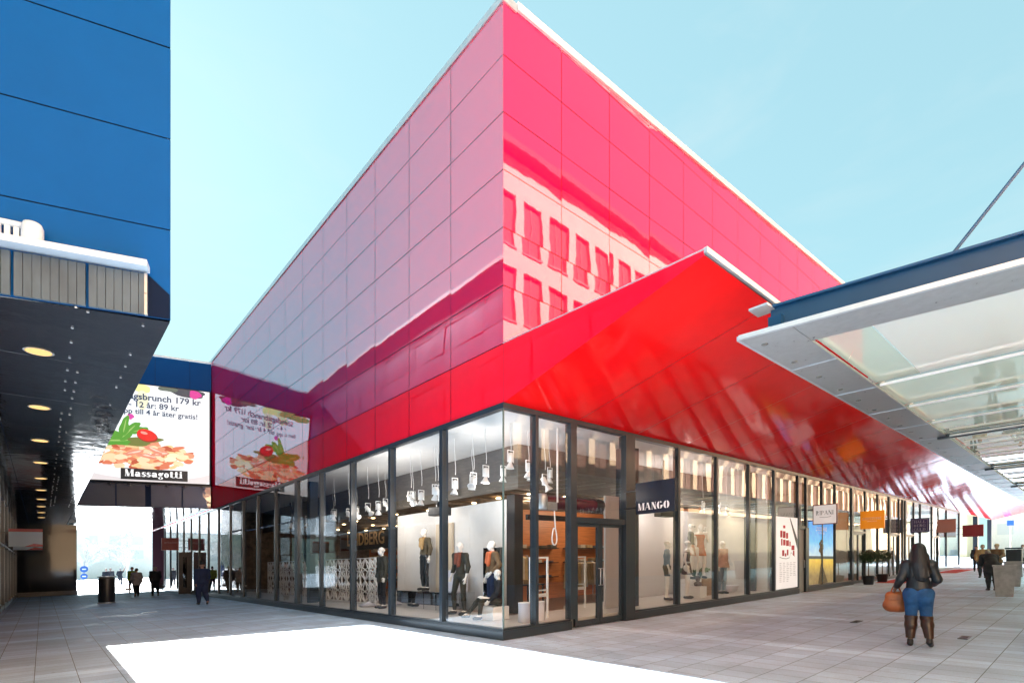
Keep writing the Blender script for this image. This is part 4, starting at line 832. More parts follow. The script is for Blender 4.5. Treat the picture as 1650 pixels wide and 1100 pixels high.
def stackcloth(x, y, z, m, par, n=4, name='folded_clothes'):
    b = MB()
    for k in range(n): b.box(x-0.16+random.uniform(-.02, .02), x+0.16, y-0.13, y+0.13+random.uniform(-.02, .02), z+0.035*k+0.001, z+0.035*k+0.032)
    return b.build(name, m, par, bevel=0.01)
def shelf(x0, x1, y, label, zs=(0.9, 1.45, 2.0)):
    s = thing('wall_shelf', label, 'shelf', ((x0+x1)/2, y, 0.5))
    for z in zs: b = MB(); b.box(x0, x1, y-0.35, y-0.005, z, z+0.03); b.build('shelf_board', M_BLACK, s)
    for z in zs:
        x = x0+0.25
        while x < x1-0.2:
            c = thing('folded_clothes', 'folded clothes stacked on dark wall shelf inside the corner shop', 'clothes', (x, y-0.17, z+0.031), group='folded clothes on shelves'); stackcloth(x, y-0.17, z+0.031, random.choice(M_CL), c, random.randint(2, 4), 'stack'); x += random.uniform(0.45, 0.75)
WY = 6.5
b = MB(); b.box(4.2, 13.0, WY, WY+0.08, 0.06, 3.5); b.build('rear_wall', M_WOOD, red)
shelf(5.6, 8.2, WY, 'dark shelves of folded clothes on the orange wood wall, left run'); shelf(8.8, 12.6, WY, 'dark shelves of folded clothes on the orange wood wall, right run')
def rail(x0, x1, y, z, label, n):
    r = thing('clothes_rail', label, 'rail', ((x0+x1)/2, y, 0.06), group='clothes rails')
    b = MB(); b.tube([(x0, y, 0.07), (x0, y, z), (x1, y, z), (x1, y, 0.07)], 0.018, 8); b.build('rail_frame', M_GALV, r)
    for k in range(n):
        x = x0+(x1-x0)*(k+.5)/n
        g = thing('hanging_garment', 'garment hanging on '+label.split(',')[0], 'clothes', (x, y, z-0.9), group='garments on the rails')
        b = MB(); garment(b, x, y, z-0.03, 0.42, random.uniform(0.7, 1.0)); b.v = [(x+(vy-y)*1.0, y+(vx-x)*1.0, vz) for vx, vy, vz in b.v]; b.build('cloth', random.choice(M_CL), g, bevel=0.0)
rail(4.6, 5.6, 5.2, 1.75, 'clothes rail by the wood wall', 7); rail(2.9, 3.9, 3.9, 1.6, 'clothes rail behind the black column', 7); rail(7.0, 8.4, 4.6, 1.5, 'clothes rail facing the glass door', 8)
def table(x, y, w, d, label):
    t_ = thing('display_table', label, 'table', (x, y, 0.06), group='display tables')
    b = MB(); b.box(x-w/2, x+w/2, y-d/2, y+d/2, 0.78, 0.82); b.build('table_top', M_BLACK, t_)
    for sx in (-1, 1):
        for sy in (-1, 1): b = MB(); b.box(x+sx*(w/2-0.05)-0.02, x+sx*(w/2-0.05)+0.02, y+sy*(d/2-0.05)-0.02, y+sy*(d/2-0.05)+0.02, 0.06, 0.78); b.build('leg', M_BLACK, t_)
    for k in range(5):
        px = x-w/2+0.2+(w-0.4)*k/4; c = thing('folded_clothes', 'folded clothes stacked on '+label, 'clothes', (px, y, 0.822), group='folded clothes on tables'); stackcloth(px, y, 0.822, random.choice(M_CL), c, random.randint(2, 5), 'stack')
table(4.4, 4.4, 1.7, 0.8, 'black table inside the corner shop'); table(8.6, 3.4, 1.6, 0.7, 'black table behind the glass door'); table(6.6, 12.0, 2.0, 0.9, 'black table behind the lattice screen'); table(6.0, 16.0, 2.0, 0.9, 'black table deep behind the left windows')
# dark fascia with letters deep in the left shop, shelving behind the lattice
b = MB(); b.box(5.6, 5.75, 14.2, 20.5, 2.35, 3.3); sgn = b.build('fascia_sign', M_BLACK, None); tag(sgn, 'black hanging fascia with gold capitals deep inside the left shop', 'sign')
b = MB(); text_on(b, 'LINDBERG', 0.5, (5.595, 19.6, 2.6), (0, -1, 0), UZ, (-1, 0, 0), width=4.2, bold=0.01); lo = b.build('lettering', M_GOLD, None); lo.parent = sgn
ORD7 = ['first', 'second', 'third', 'fourth', 'fifth', 'sixth', 'seventh']
for k in range(7):
    y = 9.6+k*2.05
    s = thing('shelf_unit', ORD7[k]+' wooden shelf unit of goods from the right, behind the lattice', 'shelf', (9.0, y, 0.06), group='shelf units behind the lattice')
    b = MB(); b.box(9.0, 9.5, y, y+0.05, 0.06, 2.5); b.box(9.0, 9.5, y+1.85, y+1.9, 0.06, 2.5); b.box(9.46, 9.5, y+0.05, y+1.85, 0.06, 2.5)
    b.build('carcass', M_WOOD, s)
    for z in (0.5, 0.95, 1.4, 1.85, 2.3):
        b = MB(); b.box(9.02, 9.46, y+0.05, y+1.85, z, z+0.03); b.build('shelf_board', M_WOOD, s)
        b = MB(); yy = y+0.15
        while yy < y+1.7: w_ = random.uniform(0.1, 0.25); b.box(9.08, 9.4, yy, yy+w_, z+0.031, z+random.uniform(0.12, 0.3)); yy += w_+random.uniform(0.03, 0.2)
        b.build('goods', random.choice(M_CL), s)
b = MB(); b.box(7.6, 7.63, 11.4, 13.4, 1.85, 2.35); sgn = b.build('hanging_sign', M_OFFW, None); tag(sgn, 'pale hanging sign with grey capitals inside the left shop', 'sign')
b = MB(); text_on(b, 'SHI', 0.3, (7.595, 12.9, 1.98), (0, -1, 0), UZ, (-1, 0, 0), width=0.8); lo = b.build('lettering', mat('print_grey', (0.45, 0.45, 0.46), 0.6), None); lo.parent = sgn
b = MB(); b.box(12.3, 13.0, 2.50, 2.53, 2.25, 2.75); sgn = b.build('sign_reflection', M_WHITE, None); tag(sgn, 'reflected white sign with grey letters, made as a board behind the beige mannequin', 'sign')  # reflection of a sign across the street, put in as a solid board
b = MB(); text_on(b, 'poj', 0.3, (12.4, 2.495, 2.42), (1, 0, 0), UZ, (0, -1, 0), width=0.5, bold=0.012); lo = b.build('lettering', mat('print_grey', (0.45, 0.45, 0.46), 0.6), None); lo.parent = sgn
# speakers hung in the windows, air curtain
def spk(x, y, z, rz, label):
    s = thing('loudspeaker', label, 'speaker', (x, y, z), rz); b = MB(); b.box(-0.14, 0.14, -0.32, 0.32, -0.12, 0.12); b.build('cabinet', M_BLACK, s, world=False, bevel=0.02)
    b = MB(); b.lathe([(0.10, 0), (0.11, 0.08), (0.05, 0.16)], (0, 0, 0.12), 12); b.build('bracket', M_BLACK, s, world=False)
    b = MB(); b.tube([(0, 0, 0.25), (0, 0, 3.7-z+0.9)], 0.02, 6); b.build('hanger', M_BLACK, s, world=False)
spk(1.3, 4.2, 3.0, 0.2, 'black loudspeaker hung behind the mullion left of the corner'); spk(7.6, 1.1, 2.95, 1.5, 'black loudspeaker hung above the right hand mannequins')
ac = thing('air_curtain', 'long rounded air curtain unit above the shop door', 'heater', (3.2, 0.75, 2.75))
b = MB(); b.tube([(1.6, 0.75, 2.95), (4.0, 0.75, 2.95)], 0.17, 16); b.build('housing', mat('maroon_metal', (0.10, 0.02, 0.035), 0.2), ac)
b = MB(); b.box(1.2, 4.1, 0.55, 0.62, 2.50, 2.62); b.build('track', M_BLACK, ac)
b = MB(); b.lathe([(0.18, 0), (0.18, 0.3)], (0, 0, 0), 16); b.v = [(z_+3.7, 0.75+x_, 2.95+y_) for x_, y_, z_ in b.v]; b.build('end_cap', M_BLACK, ac)
mt = thing('door_motor', 'grey door motor box with a looped white cable by the glass', 'motor', (1.75, 0.35, 2.7))
b = MB(); b.lathe([(0.10, 0), (0.13, 0.03), (0.13, 0.3), (0.10, 0.36)], (1.5, 0.4, 2.72), 14); b.box(1.62, 1.92, 0.32, 0.48, 2.72, 2.9); b.build('housing', M_GALV, mt)
b = MB(); b.tube([(1.9, 0.3, 4.6), (1.9, 0.3, 2.9)], 0.022, 8); b.tube([(1.75+0.075*math.sin(a)*(1-0.35*math.cos(a)), 0.25, 2.12+0.2*math.cos(a)) for a in np.linspace(0.35, 5.93, 18)], 0.016, 6); b.tube([(1.78, 0.25, 2.3), (1.8, 0.3, 2.7)], 0.016, 6); b.build('cable', M_WHITE, mt)
# ================================================================ SPOTLIGHTS
M_BULB = emit('bulb_glow', (1.0, 0.80, 0.50), 6.0)
def make_spot():
    s = thing('spotlight', '', 'lamp', (0, 0, 0), onroad=False)
    cab = MB(); ph = 0.4
    pts = [(0.05*math.sin(3.2*z+ph)*min(1, (1.05-z)*1.5)*min(1, z*2), 0.03*math.sin(2.1*z), z) for z in np.linspace(0.30, 1.05, 14)]
    cab.tube(pts, 0.008, 5); cab.build('cable', M_WHITE, s, world=False)
    b = MB(); b.box(-0.09, -0.08, -0.012, 0.012, 0.0, 0.26); b.box(0.08, 0.09, -0.012, 0.012, 0.0, 0.26); b.box(-0.09, 0.09, -0.012, 0.012, 0.26, 0.275); b.build('bracket', M_WHITE, s, world=False)
    return s
def spot_head(s, tilt, az, lit):
    r = Matrix.Rotation(az, 4, 'Z') @ Matrix.Rotation(tilt, 4, 'Y')
    def tr(b):
        b.v = [tuple((r @ (Vector(v)-Vector((0, 0, 0.08))))+Vector((0, 0, 0.08))) for v in b.v]; return b
    b = MB(); b.lathe([(0.02, 0.22), (0.062, 0.20), (0.065, 0.02), (0.03, 0.0)], (0, 0, 0), 14); tr(b).build('lamp_body', M_WHITE, s, world=False)
    b = MB(); b.lathe([(0.035, 0.0), (0.05, -0.04), (0.098, -0.13), (0.10, -0.14)], (0, 0, 0), 16); tr(b).build('reflector', M_WHITE, s, world=False)
    b = MB(); b.lathe([(0.085, -0.142), (0.001, -0.142)], (0, 0, 0), 14); tr(b).build('bulb', M_BULB if lit else M_OFFW, s, world=False)
protos = {}
for k, (tl, az, lit) in enumerate(((0.1, 0, 0), (0.5, 2.4, 0), (0.95, 3.6, 1), (0.35, 4.2, 0), (0.75, 0.6, 0))):
    s = make_spot(); spot_head(s, tl, az, lit); protos[k] = [s, False]
ORD = ['first', 'second', 'third', 'fourth', 'fifth', 'sixth', 'seventh', 'eighth', 'ninth', 'tenth', 'eleventh', 'twelfth', 'thirteenth', 'fourteenth', 'fifteenth']
def spot(x, y, z, k, label, zc=4.68):
    p, used = protos[k]
    o = p if not used else copy_tree(p); protos[k][1] = True
    o.location = (x, y, z+grade(x, y)); o.scale = (1, 1, 1); o['label'] = label; o['group'] = 'white spotlights in the shop windows'
    for ch in o.children:
        if ch.name.startswith('cable'): ch.scale = (1, 1, (zc-z)/1.05)
    return o
FR = 'white spotlight on a long wavy cable in the front row left of the glass corner'
for i, (x, y, z, k) in enumerate(((0.8, 1.55, 3.55, 0), (0.8, 2.02, 3.45, 4), (0.8, 2.78, 3.42, 0), (0.8, 3.55, 3.35, 1), (0.85, 3.75, 3.38, 3), (0.8, 4.35, 3.3, 0), (0.8, 4.9, 3.32, 2), (0.8, 6.0, 3.3, 0), (0.85, 6.9, 3.25, 3), (0.8, 7.5, 3.25, 2), (0.8, 8.4, 3.2, 2), (0.8, 8.9, 3.2, 1), (0.85, 10.2, 3.3, 0), (0.8, 12.6, 3.25, 0), (0.8, 14.4, 3.2, 1))): spot(x, y, z, k, ORD[i]+' white spotlight left of the glass corner in the front row of the left windows')
for i, (x, y, z, k) in enumerate(((1.75, 1.1, 3.7, 0), (1.9, 2.2, 3.75, 0), (1.9, 3.5, 3.7, 0), (1.9, 5.0, 3.65, 0), (1.9, 6.6, 3.6, 0), (1.9, 8.4, 3.55, 1), (1.9, 10.6, 3.5, 0), (1.9, 12.8, 3.5, 0))): spot(x, y, z, k, ORD[i]+' spotlight left of the glass corner in the back row of the left windows')
for i, (x, y, z, k) in enumerate(((0.95, 0.85, 3.8, 0), (2.0, 0.8, 3.35, 1), (3.1, 1.7, 3.75, 0), (2.6, 1.9, 3.8, 0), (7.9, 1.3, 3.35, 3), (8.6, 1.3, 3.35, 0), (11.6, 1.3, 3.25, 2), (12.4, 1.4, 3.2, 2), (10.6, 1.4, 3.25, 3))): spot(x, y, z, k, ('first spotlight right of the glass corner', 'second spotlight right of the glass corner, tilted', 'spotlight seen above the glass door on the right', 'spotlight seen above the glass door on the left', 'left spotlight above the sunglasses mannequins', 'right spotlight above the sunglasses mannequins', 'glowing spotlight left of the small reflected sign', 'glowing spotlight above the small reflected sign', 'spotlight above the peach caped mannequin')[i])
for p, used in protos.values(): assert used
def lamp(x, y, z, e, col=(1.0, 0.86, 0.70), r=0.12):
    l = bpy.data.lights.new('shop_lamp', 'POINT'); l.energy = e*0.56; l.color = col; l.shadow_soft_size = r
    o = bpy.data.objects.new('shop_lamp', l); COL.objects.link(o); o.location = (x, y, z+grade(x, y)); return o
for x, y, z, e in ((1.0, 1.8, 3.2, 22), (0.6, 5.2, 3.3, 26), (1.1, 7.6, 3.1, 16), (8.3, 1.5, 3.2, 18), (10.9, 1.5, 3.2, 16), (5.0, 4.4, 3.3, 26), (9.2, 4.8, 3.3, 24), (6.0, 11, 3.2, 30), (6.5, 16, 3.2, 30), (18, 3.5, 3.6, 30), (27, 3.5, 3.6, 35)):
    lamp(x, y, z, e, (1.0, 0.80, 0.58) if y > 2.4 and x > 3 else (1.0, 0.90, 0.82))
dl = [(x, y) for x in (3.6, 5.2, 6.8, 8.4, 10.2) for y in (2.9, 4.2, 5.6, 8.4, 10.4, 12.2, 14, 16, 18, 20, 22)]
for x, y in dl:
    b = MB(); b.lathe([(0.075, -0.02), (0.07, 0.0)], (x+random.uniform(-.2, .2), y+random.uniform(-.2, .2), 3.515), 10); b.build('ceiling_light', emit('warm_downlight', (1.0, 0.62, 0.28), 4.0), red)
# ================================================================ FIGURES (signed distance bodies meshed with surface nets)
def surface_net(f, lo, res, shape):
    F = f.reshape(shape); S = F < 0
    c = [S[i:shape[0]-1+i, j:shape[1]-1+j, k:shape[2]-1+k] for i in (0, 1) for j in (0, 1) for k in (0, 1)]
    cnt = sum(x.astype(np.int8) for x in c); act = (cnt > 0) & (cnt < 8); idx = -np.ones(act.shape, int); ii = np.argwhere(act); idx[act] = np.arange(len(ii))
    acc = np.zeros((len(ii), 3)); n = np.zeros(len(ii))
    corners = [(i, j, k) for i in (0, 1) for j in (0, 1) for k in (0, 1)]
    for a in range(8):
        for b in range(a+1, 8):
            A, B = corners[a], corners[b]
            if sum(abs(A[q]-B[q]) for q in range(3)) != 1: continue
            fa = F[ii[:, 0]+A[0], ii[:, 1]+A[1], ii[:, 2]+A[2]]; fb = F[ii[:, 0]+B[0], ii[:, 1]+B[1], ii[:, 2]+B[2]]
            m = (fa < 0) != (fb < 0); t = np.where(m, fa/np.where(m, fa-fb, 1), 0)
            p = np.array(A)+t[:, None]*(np.array(B)-np.array(A)); acc[m] += p[m]; n[m] += 1
    V = (ii+acc/n[:, None])*res+lo; quads = []
    for ax in range(3):
        d = [0, 0, 0]; d[ax] = 1; u, v = [(1, 2), (2, 0), (0, 1)][ax]
        s0 = S[tuple(slice(0, shape[q]-d[q]) for q in range(3))]; s1 = S[tuple(slice(d[q], shape[q]) for q in range(3))]
        e = np.argwhere(s0 != s1); e = e[(e[:, u] > 0) & (e[:, v] > 0)]
        if len(e) == 0: continue
        inside = s0[e[:, 0], e[:, 1], e[:, 2]]; eu = np.zeros(3, int); eu[u] = 1; ev = np.zeros(3, int); ev[v] = 1
        q = []
        for off in ((0, 0), (1, 0), (1, 1), (0, 1)):
            w = e-eu*off[0]-ev*off[1]; w = np.minimum(w, np.array(act.shape)-1); q.append(idx[w[:, 0], w[:, 1], w[:, 2]])
        q = np.stack(q, 1); q = q[(q >= 0).all(1)] if (q < 0).any() else q
        if len(q) == len(inside): q[~inside] = q[~inside][:, ::-1]
        quads.append(q)
    return V, (np.concatenate(quads) if quads else np.zeros((0, 4), int))
def cap_d(P, a, b, r1, r2, sq=1.0):
    PA = P-a; ba = np.array(b, float)-a
    if sq != 1.0: PA = PA*np.array([1, sq, 1]); ba = ba*np.array([1, sq, 1])
    t = np.clip(PA @ ba/max(1e-9, ba @ ba), 0, 1); return np.linalg.norm(PA-t[:, None]*ba, axis=1)-(r1+(r2-r1)*t)
def sdf_mesh(prims, res, off=0.0, k=0.03, cuts=(), sub=()):
    """prims: (a, b, r1, r2, squash); cuts: (point, normal) keep the side the normal points away from"""
    pts = np.array([p for q in prims for p in (q[0], q[1])], float); rm = np.array([max(q[2], q[3]) for q in prims for _ in (0, 1)])+off+2.5*res
    lo = (pts-rm[:, None]).min(0); hi = (pts+rm[:, None]).max(0); shape = tuple(int(math.ceil(x)) for x in (hi-lo)/res+1)
    g = np.stack(np.meshgrid(*[lo[i]+res*np.arange(shape[i]) for i in range(3)], indexing='ij'), -1).reshape(-1, 3)
    d = None
    for q in prims:
        e = cap_d(g, np.array(q[0], float), q[1], q[2], q[3], q[4] if len(q) > 4 else 1.0)
        if d is None: d = e
        else: h = np.clip(0.5+0.5*(d-e)/k, 0, 1); d = d*(1-h)+e*h-k*h*(1-h)
    d = d-off
    for q in sub: d = np.maximum(d, -cap_d(g, np.array(q[0], float), q[1], q[2], q[3]))
    for p, n in cuts: d = np.maximum(d, (g-np.array(p)) @ np.array(n, float))
    return surface_net(d, lo, res, shape)
def add_net(b, V, Q): b.add([tuple(v) for v in V], [tuple(int(i) for i in q) for q in Q], True)
J0_ = dict(pelvis=(0, 0, .96), waist=(0, 0, 1.10), chest=(0, .0, 1.29), neck=(0, -.005, 1.475), head=(0, .02, 1.625),
           shL=(-.175, 0, 1.42), elL=(-.225, -.02, 1.14), wrL=(-.235, .05, .90), shR=(.175, 0, 1.42), elR=(.225, -.02, 1.14), wrR=(.235, .05, .90),
           hipL=(-.09, 0, .92), knL=(-.10, .02, .50), anL=(-.10, -.02, .09), toL=(-.11, .14, .035), hipR=(.09, 0, .92), knR=(.10, .02, .50), anR=(.10, -.02, .09), toR=(.11, .14, .035))
def figure(label, loc, rz, H=1.75, pose=None, wear=(), skin=None, hair=None, female=False, girth=1.0, res=0.02, cat='person', name='person', group=None, headyaw=0.0, onroad=True, grip=0.6, hand_res=0.008):
    s = H/1.75; J = {k: np.array(v, float) for k, v in J0_.items()}
    for k, v in (pose or {}).items(): J[k] = np.array(v, float)
    for k in J: J[k] = J[k]*s
    g = girth*s; f = 0.92 if female else 1.0
    W = {'pelvis': .125*g*(1.06 if female else 1), 'waist': (.098 if female else .115)*g, 'chest': (.118 if female else .135)*g}
    R = {}
    R['torso'] = [(J['pelvis'], J['waist'], W['pelvis'], W['waist'], 1.25), (J['waist'], J['chest'], W['waist'], W['chest'], 1.3), (J['chest'], J['chest']*0.35+J['neck']*0.65, W['chest'], .075*g, 1.3), (J['shL'], J['shR'], .058*g*f, .058*g*f, 1.0)]
    for S in 'LR':
        R['torso'] += [(J['chest'], J['sh'+S], .085*g, .058*g*f, 1.15)]
        R['uarm'+S] = [(J['sh'+S], J['el'+S], .055*g*f, .042*g*f)]
        R['farm'+S] = [(J['el'+S], J['wr'+S], .042*g*f, .027*s*f)]
        R['thigh'+S] = [(J['hip'+S], J['kn'+S], .092*g, .056*g), (J['pelvis'], J['hip'+S], .11*g, .095*g)]
        R['shin'+S] = [(J['kn'+S], J['kn'+S]*.65+J['an'+S]*.35, .054*g, .054*g), (J['kn'+S]*.65+J['an'+S]*.35, J['an'+S], .054*g, .034*s)]
        heel = J['an'+S]+np.array([0, -.025, -.045])*s
        R['foot'+S] = [(heel, J['to'+S], .036*s, .03*s), (J['an'+S], J['to'+S]*.5+J['an'+S]*.5, .034*s, .034*s)]
    R['neck'] = [(J['neck']-np.array([0, 0, .03])*s, J['head']-np.array([0, .02, .05])*s, .054*s*f, .048*s*f)]
    hc = J['head']; cy, sy = math.cos(headyaw), math.sin(headyaw)
    hp = lambda x, y, z: hc+np.array([x*cy-y*sy, x*sy+y*cy, z])*s
    HEAD = [(hp(0, -.02, .03), hp(0, .0, .035), .083*s, .080*s), (hp(0, .01, -.03), hp(0, .045, -.075), .066*s, .040*s), (hp(0, .055, .0), hp(0, .045, -.05), .045*s, .045*s), (hp(0, .085, .015), hp(0, .112, -.022), .010*s, .014*s),
            (hp(-.082, 0, .005), hp(-.084, -.012, -.03), .014*s, .012*s), (hp(.082, 0, .005), hp(.084, -.012, -.03), .014*s, .012*s), (hp(-.05, .078, .03), hp(.05, .078, .03), .014*s, .014*s), (hp(-.018, .094, -.05), hp(.018, .094, -.05), .009*s, .009*s)]
    HS = [(hp(-.034, .108, .008), hp(-.034, .108, .008), .018*s, .018*s), (hp(.034, .108, .008), hp(.034, .108, .008), .018*s, .018*s), (hp(-.02, .112, -.0575), hp(.02, .112, -.0575), .005*s, .005*s)]
    root = thing(name, label, cat, loc, rz, group, onroad)
    sk = skin or M_SKIN; b = MB()
    order = ['torso', 'uarmL', 'farmL', 'uarmR', 'farmR', 'thighL', 'shinL', 'footL', 'thighR', 'shinR', 'footR', 'neck']
    pr = [p for r in order for p in R[r]]+[(hp(0, 0, .02), hp(0, .02, -.05), .07*s, .05*s)]
    add_net(b, *sdf_mesh(pr, res*1.1, k=0.025*s))
    add_net(b, *sdf_mesh(HEAD+R['neck'], 0.011*s if res < .018 else 0.014*s, k=0.018*s, sub=HS))
    for S, sg in (('L', 1), ('R', -1)):
        w = J['wr'+S]; d = w-J['el'+S]; d = d/np.linalg.norm(d); pn = np.array([sg, 0.15, 0.0]); pn = pn-d*(pn @ d); pn /= np.linalg.norm(pn); sd = np.cross(d, pn); q = lambda a, bb, c: w+(d*a+sd*bb+pn*c)*s
        HP = [(q(0, 0, 0), q(.045, 0, .0), .024*s, .026*s), (q(.03, -.018, 0), q(.085, -.026, 0), .017*s, .014*s), (q(.03, .018, 0), q(.085, .024, 0), .017*s, .014*s), (q(.04, 0, 0), q(.088, 0, 0), .017*s, .015*s)]
        for kf, (sb, ln) in enumerate(((-.033, .062), (-.011, .076), (.011, .080), (.032, .070))):
            c1, c2 = 0.35*grip+0.06*kf*grip, 1.5*grip
            p1 = (.088+ln*.5*math.cos(c1), sb*1.15, ln*.5*math.sin(c1)); p2 = (p1[0]+ln*.5*math.cos(c2), sb*1.2, p1[2]+ln*.5*math.sin(c2))
            HP += [(q(.084, sb*.85, 0), q(*p1), .0095*s, .0088*s), (q(*p1), q(*p2), .0088*s, .0072*s)]
        tb = .03 if (np.cross(d, pn)[1] > 0) else -.03
        HP += [(q(.028, tb*.8, .008), q(.058, tb*1.6, .022), .0125*s, .0105*s), (q(.058, tb*1.6, .022), q(.088, tb*1.5, .036), .0100*s, .0080*s)]
        add_net(b, *sdf_mesh(HP, hand_res*s, k=0.006*s))
    b.build('body', sk, root, world=False)
    for it in wear:
        nm, m, regs, off = it[:4]; opt = it[4] if len(it) > 4 else {}
        pr = [p for r in regs for p in R[r]]+[tuple(np.array(x, float)*s if i < 2 else (x*s if i < 4 else x) for i, x in enumerate(e)) for e in opt.get('extra', ())]
        cuts = [(np.array(c[0], float)*s, c[1]) for c in opt.get('cuts', ())]
        for jn, fr in opt.get('trim', ()):   # trim a limb: ('farmL', 0.9)
            a, e = R[jn][0][0], R[jn][-1][1]; n = (e-a)/np.linalg.norm(e-a); pt = a+(e-a)*fr
            for p in list(pr):
                pass
            pr = [((p[0], a+(p[1]-a)*1.0 if False else pt-n*p[3]*0.6, p[2], p[3]+(p[2]-p[3])*(1-fr)) if any(p is z for z in R[jn]) and len(R[jn]) == 1 else p) for p in pr]
        bb = MB(); add_net(bb, *sdf_mesh(pr, opt.get('res', res), off=off*s, k=opt.get('k', .03)*s, cuts=cuts)); bb.build(nm, m, root, world=False)
    if hair:
        nm, m, ex, cuts = hair
        pr = [tuple([hp(*e[0]), hp(*e[1]), e[2]*s, e[3]*s]+list(e[4:])) for e in ex]
        bb = MB(); add_net(bb, *sdf_mesh(pr, min(res, .014), k=.02*s, cuts=[(hp(*c[0]), (c[1][0]*cy-c[1][1]*sy, c[1][0]*sy+c[1][1]*cy, c[1][2])) for c in cuts])); bb.build(nm, m, root, world=False)
    return root, J, R
M_SKIN = mat('skin', (0.42, 0.24, 0.17), 0.5, var=0.06); M_MANN = mat('mannequin_white', (0.78, 0.76, 0.73), 0.22)
M_HBLK = mat('hair_black', (0.006, 0.006, 0.008), 0.45, bump=0.01, bscale=60, stretch=(1, 1, 0.12)); M_HGRY = mat('hair_grey', (0.28, 0.26, 0.24), 0.6); M_HBRN = mat('hair_brown', (0.06, 0.035, 0.02), 0.55)
M_LEA = mat('black_leather', (0.009, 0.014, 0.020), 0.46, bump=0.006, bscale=22, var=0.2); M_JEAN = mat('jeans', (0.010, 0.065, 0.185), 0.85, var=0.35, vscale=7, bump=0.004, bscale=30)
M_BOOT = mat('boot_brown', (0.036, 0.015, 0.008), 0.3, var=0.3, vscale=8, bump=0.008, bscale=18); M_TAN = mat('tan_leather', (0.30, 0.085, 0.022), 0.38, var=0.25, vscale=6, bump=0.008, bscale=12)
def cloth(n, c, r=0.85): return mat(n, c, r, var=0.18, vscale=7, bump=0.008, bscale=9)
C_NAVY = cloth('navy_cloth', (0.012, 0.024, 0.07)); C_BLK = cloth('black_cloth', (0.010, 0.012, 0.018)); C_GRY = cloth('grey_wool', (0.30, 0.29, 0.31)); C_BEI = cloth('beige_cloth', (0.38, 0.25, 0.11)); C_DK = cloth('dark_cloth', (0.03, 0.032, 0.035))
C_HIV = cloth('hi_vis', (0.42, 0.62, 0.03)); C_OLV = cloth('olive_cloth', (0.085, 0.068, 0.042)); C_OLG = cloth('dark_olive', (0.035, 0.034, 0.026)); C_ORG = cloth('orange_cloth', (0.52, 0.13, 0.05)); C_BLU = cloth('denim_shirt', (0.12, 0.20, 0.30)); C_PNK = cloth('peach_cloth', (0.58, 0.36, 0.28)); C_GJK = cloth('grey_jacket', (0.13, 0.14, 0.14)); C_FLR = mat('floral', (0.05, 0.02, 0.025), 0.8, var=0.9, vscale=30)
C_LBL = cloth('pale_blue_cloth', (0.25, 0.32, 0.40))
ARMS = ['uarmL', 'farmL', 'uarmR', 'farmR']; LEGS = ['thighL', 'shinL', 'thighR', 'shinR']; FEET = ['footL', 'footR']
def coat(m, hem=0.80, off=.022, nm='jacket', sk=0.0): return (nm, m, ['torso']+ARMS+(['thighL', 'thighR'] if hem < .9 else []), off, dict(cuts=[((0, 0, hem), (0, 0, -1)), ((0, 0, 1.50), (0, 0, 1))], extra=[((0, 0, .98), (0, 0, hem), .12+sk, .145+sk, 1.2)] if hem < .9 else []))
def trousers(m, hem=0.09, off=.016): return ('trousers', m, LEGS, off, dict(cuts=[((0, 0, 1.03), (0, 0, 1)), ((0, 0, hem), (0, 0, -1))]))
def shoes(m): return ('shoe', m, FEET, .008, dict(cuts=[((0, 0, .13), (0, 0, 1))], k=.01))
SHORT = lambda m: ('hair', m, [((0, -.025, .035), (0, -.02, .05), .089, .087)], [((0, .055, .035), (0, .9, -.44)), ((0, 0, -.035), (0, 0, -1))])
CAPH = lambda m: ('cap', m, [((0, -.02, .045), (0, -.01, .05), .092, .09), ((0, .07, .05), (0, .10, .045), .06, .05, 1.0)], [((0, 0, .035), (0, 0, -1))])
WALK = dict(knL=(-.10, .12, .52), anL=(-.10, .10, .10), toL=(-.11, .26, .05), knR=(.10, -.03, .50), anR=(.10, -.30, .20), toR=(.11, -.22, .06), elL=(-.24, -.10, 1.16), wrL=(-.25, -.06, .92), elR=(.24, .06, 1.15), wrR=(.24, .20, .96))
def mirror(p):
    q = {}
    for k, v in p.items():
        kk = k[:-1]+('R' if k[-1] == 'L' else 'L') if k[-1] in 'LR' else k; q[kk] = (-v[0], v[1], v[2])
    return q
D90 = -math.pi/2
